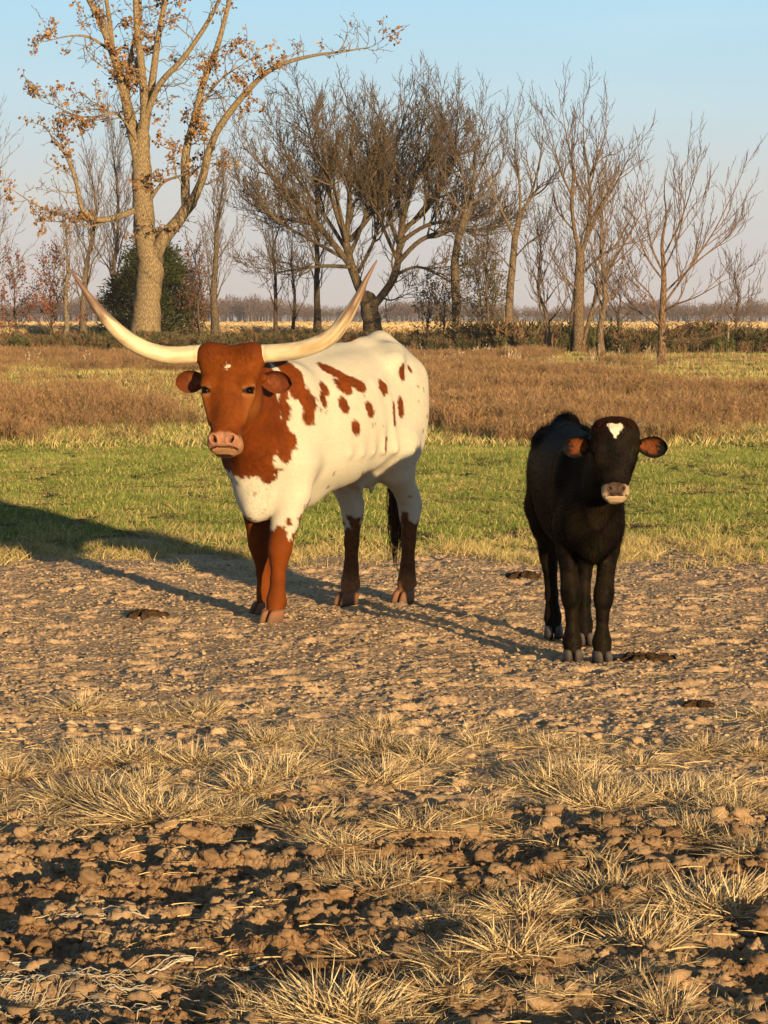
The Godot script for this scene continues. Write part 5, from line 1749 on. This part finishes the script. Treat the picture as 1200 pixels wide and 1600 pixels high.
# ---------------------------------------------------------------- grass, weeds and straw
# a clump of dead grass about 0.24 m across, matted and falling outwards
func dry_clump(r: RandomNumberGenerator, blades: int, radius := 0.085) -> ArrayMesh:
	var sh := Shape.new()
	var wind := r.randf() * TAU
	for i in blades:
		var a := r.randf() * TAU
		var d := sqrt(r.randf()) * radius
		var foot := Vector3(cos(a) * d, -0.008, sin(a) * d) + Vector3(r.randfn(0, 0.3), 0, r.randfn(0, 0.3)) * radius * 0.5
		var b := a + r.randfn(0, 0.7)
		if r.randf() < 0.3:
			b = wind + r.randfn(0, 0.6)
		var lean := clampf(0.40 + d / radius * 1.0 + r.randfn(0, 0.45), 0.0, 1.55)
		var c := Color(0.47, 0.345, 0.185).lerp(Color(0.64, 0.51, 0.31), r.randf())
		if r.randf() < 0.3:
			c = Color(0.30, 0.21, 0.12)
		sh.blade(foot + Vector3(0, r.randf_range(0.0, 0.02), 0), Vector3(cos(b), 0, sin(b)), lean, r.randf_range(-0.2, 0.6) * (1.7 - lean), r.randf_range(0.04, 0.13), r.randf_range(0.0024, 0.0044), c, 3)
	return sh.mesh()

func turf_tuft(r: RandomNumberGenerator, blades: int, tall: float, spread: float, width: float, green: float) -> ArrayMesh:
	var sh := Shape.new()
	for i in blades:
		var a := r.randf() * TAU
		var d := sqrt(r.randf()) * spread
		var b := r.randf() * TAU
		var c := Color(0.36, 0.27, 0.11).lerp(Color(0.60, 0.46, 0.21), r.randf())
		if r.randf() < green:
			c = Color(0.092, 0.145, 0.026).lerp(Color(0.22, 0.26, 0.058), r.randf())
		sh.blade(Vector3(cos(a) * d, -0.01, sin(a) * d), Vector3(cos(b), 0, sin(b)), r.randf_range(0.05, 1.05), r.randf_range(0.1, 1.0), tall * r.randf_range(0.5, 1.25), width * r.randf_range(0.7, 1.3), c, 2)
	return sh.mesh()

# dead weeds: branching stalks with small seed heads
func weed(r: RandomNumberGenerator, stems: int, tall: float, low: Color, high: Color, heads: int, width: float) -> ArrayMesh:
	var sh := Shape.new()
	for i in stems:
		var a := r.randf() * TAU
		var d := sqrt(r.randf()) * 0.14
		var lean := r.randfn(0, 0.16)
		var h := tall * r.randf_range(0.55, 1.15)
		var dir := Vector3(sin(lean) * cos(a), cos(lean), sin(lean) * sin(a))
		var foot := Vector3(cos(a * 3.0) * d, -0.02, sin(a * 3.0) * d)
		var c := low.lerp(high, r.randf())
		sh.blade(foot, Vector3(cos(a), 0, sin(a)), absf(lean), r.randf_range(-0.1, 0.3), h, width, c, 2)
		for k in heads:
			var p := foot + dir * h * r.randf_range(0.45, 1.0)
			var b := r.randf() * TAU
			sh.blade(p, Vector3(cos(b), 0, sin(b)), r.randf_range(0.2, 0.9), r.randf_range(-0.4, 0.4), h * r.randf_range(0.10, 0.26), width * 1.5, c * r.randf_range(0.75, 1.25), 1)
	return sh.mesh()

func build_vegetation() -> void:
	var r := RandomNumberGenerator.new()
	r.seed = 404
	var straw := paint(0.8)
	straw.backlight_enabled = true
	straw.backlight = Color(0.22, 0.16, 0.07)
	var leaf := paint(0.75)
	leaf.backlight_enabled = true
	leaf.backlight = Color(0.25, 0.25, 0.08)

	# green turf with dead blades in it, from the edge of the lot to the weeds
	for k in 5:
		var green: float = [0.88, 0.78, 0.66, 0.8, 0.3][k]
		var mesh := turf_tuft(r, 26, 0.056, 0.085, 0.0040, green)
		var xf: Array[Transform3D] = []
		var cols := PackedColorArray()
		for i in 12500:
			var t := r.randf()
			var z := -17.2 - 19.8 * t
			var x := r.randf_range(-1, 1) * (1.6 - z * 0.16)
			var e := grass_edge(x, z)
			var patch := noise_b.get_noise_2d(x * 0.55 + 50.0, z * 0.28)
			if e < r.randf_range(0.1, 0.9):
				continue
			if k == 4 and patch + r.randf_range(-0.3, 0.3) < 0.0:
				continue
			if k < 3 and patch + r.randf_range(-0.3, 0.3) > 0.28:
				continue
			var s := r.randf_range(0.65, 1.25) * (0.85 + 0.5 * noise_a.get_noise_2d(x * 1.3, z * 0.9))
			xf.append(Transform3D(Basis(Vector3.UP, r.randf() * TAU).scaled(Vector3(s, s * r.randf_range(0.7, 1.1), s)), Vector3(x, ground_at(x, z), z)))
			cols.append(Color.WHITE * r.randf_range(0.8, 1.2))
		scatter("pasture_grass", mesh, leaf, xf, cols, "short green pasture grass mixed with dead blades behind the bare dirt", "grass")
	# pale dead grass along the edge of the lot
	for k in 3:
		var mesh := turf_tuft(r, 24, 0.095, 0.075, 0.0036, 0.05)
		var xf: Array[Transform3D] = []
		var cols := PackedColorArray()
		for i in 4200:
			var z := r.randf_range(-20.0, -15.6)
			var x := r.randf_range(-4.2, 4.2)
			var e := grass_edge(x, z)
			if absf(e - 0.1) > r.randf_range(0.1, 1.25):
				continue
			if noise_a.get_noise_2d(x * 1.4 + 70.0, z * 1.4) + r.randf_range(-0.4, 0.4) < -0.05:
				continue
			var s := r.randf_range(0.6, 1.25)
			xf.append(Transform3D(Basis(Vector3.UP, r.randf() * TAU).scaled(Vector3(s, s * r.randf_range(0.6, 1.0), s)), Vector3(x, ground_at(x, z), z)))
			cols.append(Color.WHITE * r.randf_range(0.8, 1.15))
		scatter("dead_grass", mesh, straw, xf, cols, "pale dead grass fringe between the bare dirt and green pasture", "grass")
	# tall dead weeds
	var brown := Color(0.165, 0.100, 0.058)
	var rust := Color(0.27, 0.18, 0.105)
	for k in 5:
		var mesh := weed(r, 16, 0.36, brown, rust, 9, 0.0050)
		var xf: Array[Transform3D] = []
		var cols := PackedColorArray()
		for i in 9000:
			var t := r.randf()
			var z := -33.5 - 80.0 * pow(t, 1.35)
			var x := r.randf_range(-1, 1) * (3.0 - z * 0.165)
			var n := noise_b.get_noise_2d(x * 0.13 + 7.0, z * 0.06)
			var here := 1.0
			# a grassy strip on the left half, a mown corner on the right
			if x < -1.5:
				var zz := z + 4.0 * noise_a.get_noise_2d(x * 0.11, 3.0) + 7.0 * noise_a.get_noise_2d(x * 0.4, z * 0.08)
				here = maxf(0.03, maxf(smoothstep(-46.0, -41.0, zz), smoothstep(-70.0, -86.0, zz)))
			var mown := x - 0.065 * -z + 3.0 * noise_a.get_noise_2d(x * 0.3, z * 0.09)
			here *= lerpf(1.0, 0.04, smoothstep(-1.6, 1.6, mown) * smoothstep(-52.0, -62.0, z))
			if z > -36.5:
				here *= 0.55 + 1.2 * n
			if r.randf() > here * clampf(0.8 + 1.5 * n, 0.1, 1.0):
				continue
			var s := r.randf_range(0.55, 1.1) * (0.9 + 0.4 * n)
			xf.append(Transform3D(Basis(Vector3.UP, r.randf() * TAU).scaled(Vector3(s * 1.15, s, s * 1.15)), Vector3(x, land_height(x, z), z)))
			cols.append(Color.WHITE.lerp(Color(1.2, 1.1, 0.9), r.randf()) * r.randf_range(0.75, 1.2))
		scatter("dead_weeds", mesh, straw, xf, cols, "tall brown dead weeds between the green pasture and the trees", "weeds")
	# rough grass between the weeds
	for k in 3:
		var mesh := turf_tuft(r, 26, 0.13, 0.24, 0.010, [0.5, 0.7, 0.25][k])
		var xf: Array[Transform3D] = []
		var cols := PackedColorArray()
		for i in 5200:
			var z := -33.0 - 85.0 * pow(r.randf(), 1.4)
			var x := r.randf_range(-1, 1) * (3.0 - z * 0.165)
			var s := r.randf_range(0.6, 1.25)
			xf.append(Transform3D(Basis(Vector3.UP, r.randf() * TAU).scaled(Vector3.ONE * s), Vector3(x, land_height(x, z), z)))
			cols.append(Color.WHITE * r.randf_range(0.8, 1.15))
		scatter("rough_grass", mesh, straw, xf, cols, "rough yellow-green grass growing among the dead weeds", "grass")
	# undergrowth of the hedgerow
	for k in 4:
		var c0: Color = [Color(0.075, 0.06, 0.03), Color(0.10, 0.075, 0.04), Color(0.06, 0.062, 0.025), Color(0.16, 0.10, 0.055)][k]
		var mesh := weed(r, 14, 0.74, c0 * 0.8, c0 * 1.5, 9, 0.022)
		var xf: Array[Transform3D] = []
		var cols := PackedColorArray()
		for i in 2000:
			var z := r.randf_range(-166.0, -114.0)
			var x := r.randf_range(-1, 1) * (4.0 - z * 0.16)
			var n := noise_b.get_noise_2d(x * 0.1, z * 0.06 + 30.0)
			if r.randf() > 0.75 + 1.2 * n:
				continue
			if z > -120.0 and x > 9.0 and r.randf() < 0.6:
				continue
			var s := r.randf_range(0.45, 1.0) * (0.85 + 0.5 * n)
			if x > 3.0 and z > -130.0 and z < -118.0:
				s *= 1.7
			xf.append(Transform3D(Basis(Vector3.UP, r.randf() * TAU).scaled(Vector3(s * 1.6, s, s * 1.6)), Vector3(x, land_height(x, z), z)))
			cols.append(Color.WHITE * r.randf_range(0.75, 1.2))
		scatter("hedge_undergrowth", mesh, leaf, xf, cols, "dark tangled undergrowth at the feet of the hedgerow trees", "undergrowth")
	# pale seed heads in the weeds
	var fluff := weed(r, 5, 0.55, Color(0.42, 0.33, 0.22), Color(0.60, 0.52, 0.42), 4, 0.016)
	var fx: Array[Transform3D] = []
	var fc := PackedColorArray()
	for i in 90:
		var z := r.randf_range(-118.0, -80.0)
		var x := r.randfn(3.3, 2.2) if r.randf() < 0.6 else r.randf_range(-1, 1) * -z * 0.15
		fx.append(Transform3D(Basis(Vector3.UP, r.randf() * TAU).scaled(Vector3.ONE * r.randf_range(0.6, 1.0)), Vector3(x, land_height(x, z), z)))
		fc.append(Color.WHITE * r.randf_range(0.8, 1.15))
	scatter("seed_heads", fluff, straw, fx, fc, "pale fluffy seed heads standing among the dead weeds", "weeds")

	# clumps of dead grass on the bare ground in front: [x, z, width]
	var spots := [[-0.93, -8.58, 0.27], [-0.73, -8.25, 0.29], [-0.54, -8.30, 0.26], [-0.92, -9.33, 0.29], [-0.67, -9.26, 0.20], [-0.71, -10.56, 0.15], [-0.37, -9.00, 0.24], [0.00, -9.68, 0.23], [0.14, -9.40, 0.18], [-0.07, -7.34, 0.24], [-0.13, -7.74, 0.17], [-0.23, -8.09, 0.17], [0.10, -7.94, 0.19], [0.00, -8.88, 0.17], [0.60, -8.88, 0.30], [0.70, -8.58, 0.25], [0.94, -8.70, 0.29], [1.12, -8.46, 0.24], [0.63, -7.26, 0.29], [0.90, -7.06, 0.27], [0.37, -6.94, 0.15], [0.18, -6.32, 0.18], [0.31, -6.35, 0.17], [0.52, -6.13, 0.28], [0.65, -6.61, 0.20], [-0.11, -5.88, 0.27], [0.03, -5.82, 0.21], [0.78, -5.83, 0.21], [0.13, -6.04, 0.12], [-1.06, -9.20, 0.20], [1.08, -7.74, 0.17], [0.28, -8.19, 0.14], [0.17, -7.14, 0.12], [-0.44, -8.64, 0.16], [0.93, -8.04, 0.17], [0.51, -8.14, 0.12], [-1.19, -10.56, 0.18], [-0.02, -10.23, 0.15], [0.59, -9.76, 0.14], [1.15, -9.61, 0.14], [0.90, -9.33, 0.13], [1.32, -9.47, 0.14], [-0.42, -9.76, 0.14], [0.18, -6.83, 0.11], [0.63, -5.88, 0.13], [-0.31, -5.88, 0.08]]
	for i in 22:
		var side := -1.0 if r.randf() < 0.5 else 1.0
		var z := r.randf_range(-9.6, -5.6) if side > 0.0 else r.randf_range(-9.8, -8.2)
		spots.append([side * (-z * 0.155 + r.randf_range(0.0, 1.0)), z, r.randf_range(0.12, 0.28)])
	for i in 18:
		var z := r.randf_range(-10.4, -7.0)
		var x := r.randf_range(-1, 1) * -z * 0.15
		if x < -0.05 and z > -8.0:
			continue
		spots.append([x, z, r.randf_range(0.07, 0.15)])
	var variants: Array[ArrayMesh] = []
	for k in 12:
		variants.append(dry_clump(r, [240, 460, 950][k % 3], [0.05, 0.085, 0.135][k % 3]))
	for i in spots.size():
		var s: Array = spots[i]
		var o := MeshInstance3D.new()
		o.name = numbered("dry_grass_clump")
		var kind_ := 2 if s[2] > 0.2 else (1 if s[2] > 0.13 else 0)
		o.mesh = variants[(r.randi() % 4) * 3 + kind_]
		o.material_override = straw
		add_child(o)
		var k: float = s[2] / [0.12, 0.175, 0.25][kind_]
		o.scale = Vector3(k * r.randf_range(0.8, 1.15), k * r.randf_range(0.5, 0.85), k)
		o.rotation.y = r.randf() * TAU
		o.position = Vector3(s[0], ground_at(s[0], s[1]) + 0.002, s[1])
		var size_word := "broad" if s[2] > 0.2 else ("mid-sized" if s[2] > 0.13 else "small")
		var bed := "rough dark clods" if s[1] > -8.0 else "paler trampled dirt"
		tag(o, "%s clump of straw-coloured dead grass on %s" % [size_word, bed], "grass clump", "%s dead grass clumps on %s" % [size_word, bed])
	# matted dead grass round the clumps
	for k in 4:
		var mesh := dry_clump(r, 80)
		var xf: Array[Transform3D] = []
		var cols := PackedColorArray()
		for i in 250:
			var s: Array = spots[r.randi() % spots.size()]
			var x: float = s[0] + r.randfn(0, 0.17)
			var z: float = s[1] + r.randfn(0, 0.13)
			var w := r.randf_range(0.45, 0.95)
			xf.append(Transform3D(Basis(Vector3.UP, r.randf() * TAU).scaled(Vector3(w, w * r.randf_range(0.3, 0.6), w)), Vector3(x, ground_at(x, z), z)))
			cols.append(Color.WHITE * r.randf_range(0.75, 1.1))
		scatter("matted_straw", mesh, straw, xf, cols, "thin mat of flattened dead grass between the clumps on the dirt", "straw")
	# loose straws lying about
	for k in 3:
		var sh := Shape.new()
		sh.blade(Vector3(-0.04, 0.004, 0), Vector3(1, 0, 0), 1.35 + 0.1 * k, 0.4 - 0.1 * k, 0.09, 0.003, Color(0.60, 0.45, 0.23), 3)
		sh.blade(Vector3(-0.02, 0.002, 0.01), Vector3(0.8, 0, 0.6), 1.45, 0.1, 0.05, 0.0025, Color(0.52, 0.37, 0.18), 2)
		var mesh := sh.mesh()
		var xf: Array[Transform3D] = []
		var cols := PackedColorArray()
		for i in 2300:
			var z := r.randf_range(-17.8, -5.2)
			var x := r.randf_range(-1, 1) * (0.7 - z * 0.16)
			var n := noise_a.get_noise_2d(x * 1.1 + 90.0, z * 0.9)
			if r.randf() > 0.30 + n:
				continue
			var s := r.randf_range(0.5, 1.3)
			if z < -10.0:
				s *= 0.55
			xf.append(Transform3D(Basis(Vector3.UP, r.randf() * TAU).scaled(Vector3.ONE * s), Vector3(x, ground_at(x, z) + 0.003, z)))
			cols.append(Color.WHITE * r.randf_range(0.75, 1.2))
		scatter("loose_straw", mesh, straw, xf, cols, "loose straws scattered over the bare dirt", "straw")

func ground_at(x: float, z: float) -> float:
	if z > -20.2 and absf(x) < 9.6:
		return lot_height(x, z)
	return land_height(x, z)

# ---------------------------------------------------------------- small things
func lump(r: RandomNumberGenerator, flat: float, col: Color) -> ArrayMesh:
	var sh := Shape.new()
	var nu := 12
	var nv := 7
	var off := r.randf() * 100.0
	for j in nv + 1:
		var b := PI * j / nv
		for i in nu:
			var a := TAU * i / nu
			var d := Vector3(sin(b) * cos(a), cos(b), sin(b) * sin(a))
			var k := 1.0 + 0.42 * noise_a.get_noise_3d(d.x * 1.5 + off, d.y * 1.5, d.z * 1.5) + 0.20 * noise_a.get_noise_3d(d.x * 4.0 + off, d.y * 4.0, d.z * 4.0)
			sh.v.append(Vector3(d.x * k, d.y * k * flat, d.z * k))
			sh.n.append(d)
			sh.c.append(col * (1.0 + 0.2 * noise_a.get_noise_3d(d.x * 5.0, d.y * 5.0 + off, d.z * 5.0)))
	for j in nv:
		for i in nu:
			var a := j * nu + i
			var b := j * nu + (i + 1) % nu
			sh.f.append_array([a, b, a + nu, b, b + nu, a + nu])
	smooth_normals(sh)
	# keep the normals outward
	for i in sh.n.size():
		if sh.n[i].dot(sh.v[i]) < 0.0:
			sh.n[i] = -sh.n[i]
	var flip := PackedInt32Array()
	for k in range(0, sh.f.size(), 3):
		flip.append_array([sh.f[k], sh.f[k + 2], sh.f[k + 1]])
	var a0 := sh.f[nu * 6]
	var test := (sh.v[sh.f[nu * 6 + 2]] - sh.v[a0]).cross(sh.v[sh.f[nu * 6 + 1]] - sh.v[a0])
	if test.dot(sh.v[a0]) < 0.0:
		sh.f = flip
	return sh.mesh()

# a dung pat: a low ragged cake of overlapping lobes with a crusted top
func pat_mesh(r: RandomNumberGenerator) -> ArrayMesh:
	var sh := Shape.new()
	var nr := 14
	var na := 40
	var off := r.randf() * 100.0
	for i in nr + 1:
		var t := float(i) / nr
		for k in na:
			var a := TAU * k / na
			var edge := 0.75 + 0.35 * noise_a.get_noise_2d(cos(a) * 1.3 + off, sin(a) * 1.3) + 0.18 * noise_a.get_noise_2d(cos(a) * 4.0 + off, sin(a) * 4.0)
			var p := Vector2(cos(a), sin(a)) * t * edge
			var h := 0.20 * (1.0 - t * t * t) + 0.06 * noise_a.get_noise_2d(p.x * 4.0 + off, p.y * 4.0) + 0.035 * noise_a.get_noise_2d(p.x * 11.0, p.y * 11.0 + off)
			h += 0.03 * sin(t * 14.0 + 2.0 * noise_a.get_noise_2d(p.x * 2.0, p.y * 2.0))
			sh.v.append(Vector3(p.x, h if t < 0.99 else -0.12, p.y))
			sh.n.append(Vector3.UP)
			sh.c.append(Color(0.070, 0.040, 0.022) * (1.0 + 0.5 * noise_a.get_noise_2d(p.x * 6.0, p.y * 6.0 + off)))
	for i in nr:
		for k in na:
			var a := i * na + k
			var b := i * na + (k + 1) % na
			sh.f.append_array([a, a + na, b, b, a + na, b + na])
	smooth_normals(sh)
	if sh.n[nr / 2 * na].y < 0.0:
		for k in range(0, sh.f.size(), 3):
			var q := sh.f[k + 1]
			sh.f[k + 1] = sh.f[k + 2]
			sh.f[k + 2] = q
		smooth_normals(sh)
	return sh.mesh()

func build_small_things() -> void:
	var r := RandomNumberGenerator.new()
	r.seed = 515
	var grit := noise_texture(61, 0.06, 256, 4, Color(0.7, 0.7, 0.7), Color(1, 1, 1), 1.5)
	var grit_h := noise_texture(63, 0.05, 256, 5, Color(0, 0, 0), Color(1, 1, 1), 1.5)
	var soil := paint(0.95, grit, 0.4)
	soil.metallic_specular = 0.15
	# crumbled clods of soil
	for k in 5:
		var mesh := lump(r, 0.7, Color(1, 1, 1))
		var xf: Array[Transform3D] = []
		var cols := PackedColorArray()
		for i in 2600:
			var z := r.randf_range(-10.5, -5.3)
			var x := r.randf_range(-1, 1) * (0.6 - z * 0.16)
			if r.randf() > near_mud(x, z) + 0.12:
				continue
			var s := 0.004 + 0.026 * pow(r.randf(), 4.0)
			xf.append(Transform3D(Basis.from_euler(Vector3(r.randf_range(-0.5, 0.5), r.randf() * TAU, r.randf_range(-0.5, 0.5))).scaled(Vector3(s * 1.2, s, s)), Vector3(x, ground_at(x, z) + s * 0.15, z)))
			cols.append(lot_colour(x, z) * r.randf_range(0.85, 1.15))
		for i in 5000:
			var z := r.randf_range(-18.0, -8.6)
			var x := r.randf_range(-1, 1) * (0.7 - z * 0.16)
			var s := 0.002 + 0.006 * pow(r.randf(), 3.0)
			xf.append(Transform3D(Basis.from_euler(Vector3(r.randf_range(-0.5, 0.5), r.randf() * TAU, r.randf_range(-0.5, 0.5))).scaled(Vector3(s * 1.3, s, s)), Vector3(x, ground_at(x, z) + s * 0.2, z)))
			cols.append(lot_colour(x, z) * r.randf_range(0.85, 1.15))
		scatter("soil_crumbs", mesh, soil, xf, cols, "crumbs and clods of dry brown soil on the bare dirt", "soil")
	# dung pats
	var dung_mat := paint(0.85, grit, 1.0)
	var pats := [[-1.24, -13.81, 0.115, "flat dark dung pat on bare dirt before the cow's front hooves"], [0.84, -15.89, 0.12, "dark dung pat on the dirt behind the calf"], [1.19, -12.12, 0.13, "trampled dark dung beside the calf's front hooves"], [1.25, -10.65, 0.06, "small dark dung lump on the dirt in front of the calf"]]
	for p in pats:
		var o := MeshInstance3D.new()
		o.name = numbered("dung_pat")
		o.mesh = pat_mesh(r)
		o.material_override = dung_mat
		add_child(o)
		o.scale = Vector3(p[2] * 1.15, p[2], p[2])
		o.rotation.y = r.randf() * TAU
		o.position = Vector3(p[0], ground_at(p[0], p[1]) + p[2] * 0.05, p[1])
		tag(o, p[3], "dung")
	# pale strands of old twine on the mud
	var pale := paint(0.7)
	var twines := [[-1.15, -6.86, -0.57, -6.95, 4, "pale frayed twine lying along the mud, the shorter of two strands"], [-1.1, -6.22, -0.28, -6.38, 5, "long pale frayed twine lying along the mud beside the tangle"], [1.62, -14.55, 1.90, -14.75, 3, "pale strand of twine on the dirt right of the calf"]]
	for t in twines:
		var sh := Shape.new()
		for k in t[4]:
			var pts := PackedVector3Array()
			var rad := PackedFloat32Array()
			var off := r.randf() * 50.0
			var from_ := r.randf_range(0.0, 0.3) if k > 0 else 0.0
			var to_ := r.randf_range(0.7, 1.0) if k > 0 else 1.0
			for i in 25:
				var u := lerpf(from_, to_, i / 24.0)
				var x := lerpf(t[0], t[2], u) 
				var z := lerpf(t[1], t[3], u) + 0.030 * noise_a.get_noise_1d(u * 3.0 + off) + (0.0 if k == 0 else 0.012 * noise_a.get_noise_1d(u * 17.0 + off))
				var gy := 0.0
				for q in 9:
					gy += ground_at(x + (q - 4) * 0.03, z) / 9.0
				pts.append(Vector3(x, gy + 0.014, z))
				rad.append(0.0026 if k == 0 else 0.0014)
			sh.tube(pts, rad, 5, Color(0.46, 0.40, 0.31) * r.randf_range(0.85, 1.1))
		for k in 22:
			var u := r.randf()
			var x := lerpf(t[0], t[2], u)
			var z := lerpf(t[1], t[3], u)
			var a := r.randf() * TAU
			var p := Vector3(x, ground_at(x, z) + 0.006, z)
			var q := p + Vector3(cos(a), r.randf_range(0.0, 0.3), sin(a)) * r.randf_range(0.015, 0.05)
			sh.tube(PackedVector3Array([p, (p + q) * 0.5 + Vector3(0, 0.006, 0), q]), PackedFloat32Array([0.001, 0.001, 0.0007]), 3, Color(0.46, 0.40, 0.31))
		var o := MeshInstance3D.new()
		o.name = numbered("twine")
		o.mesh = sh.mesh()
		o.material_override = pale
		add_child(o)
		tag(o, t[5], "twine")
	# a tangle of twine
	var sh := Shape.new()
	for k in 46:
		var pts := PackedVector3Array()
		var rad := PackedFloat32Array()
		var p := Vector3(-0.74 + r.randfn(0, 0.09), 0, -6.02 + r.randfn(0, 0.09))
		var a := r.randf() * TAU
		var swing := r.randfn(0, 0.25)
		for i in 26:
			var gy := (ground_at(p.x, p.z) + ground_at(p.x + 0.03, p.z) + ground_at(p.x - 0.03, p.z) + ground_at(p.x, p.z + 0.03) + ground_at(p.x, p.z - 0.03)) * 0.2
			pts.append(Vector3(p.x, gy + 0.010 + 0.010 * absf(sin(i * 0.4 + k)), p.z))
			rad.append(0.0012)
			swing = swing * 0.8 + r.randfn(0, 0.10)
			a += swing
			p += Vector3(cos(a), 0, sin(a) * 0.8) * 0.012
		sh.tube(pts, rad, 4, Color(0.46, 0.40, 0.31) * r.randf_range(0.8, 1.1))
	var o := MeshInstance3D.new()
	o.name = numbered("twine_tangle")
	o.mesh = sh.mesh()
	o.material_override = pale
	add_child(o)
	tag(o, "loose tangle of pale frayed twine on the mud", "twine")
	# fence posts in the hedgerow
	var posts := [[15.18, -118.9, 1.15, 0.055, "weathered fence post beside the small tree at the maize edge"], [5.95, -134.0, 1.9, 0.05, "pale fence post beside the leaning tree trunk"], [7.5, -121.0, 1.1, 0.06, "fence post left of the two-stemmed tree"], [4.7, -136.3, 1.3, 0.05, "fence post right of the straight dark trunk"], [-8.2, -140.0, 1.2, 0.05, "fence post right of the slim tree"], [3.3, -138.0, 1.2, 0.05, "fence post in front of the olive-leaved shrubs"]]
	var wood := paint(0.95, grit, 3.0, false, grit_h, 1.5)
	for p in posts:
		var ps := Shape.new()
		ps.tube(PackedVector3Array([Vector3(0, -0.2, 0), Vector3(0.01, p[2] * 0.5, 0), Vector3(0.02, p[2], 0.01)]), PackedFloat32Array([p[3], p[3] * 0.97, p[3] * 0.92]), 8, Color(0.36, 0.28, 0.19), 0.06)
		var q := MeshInstance3D.new()
		q.name = numbered("fence_post")
		q.mesh = ps.mesh()
		q.material_override = wood
		add_child(q)
		q.position = Vector3(p[0], land_height(p[0], p[1]), p[1])
		tag(q, p[4], "fence post", "fence posts along the hedgerow")
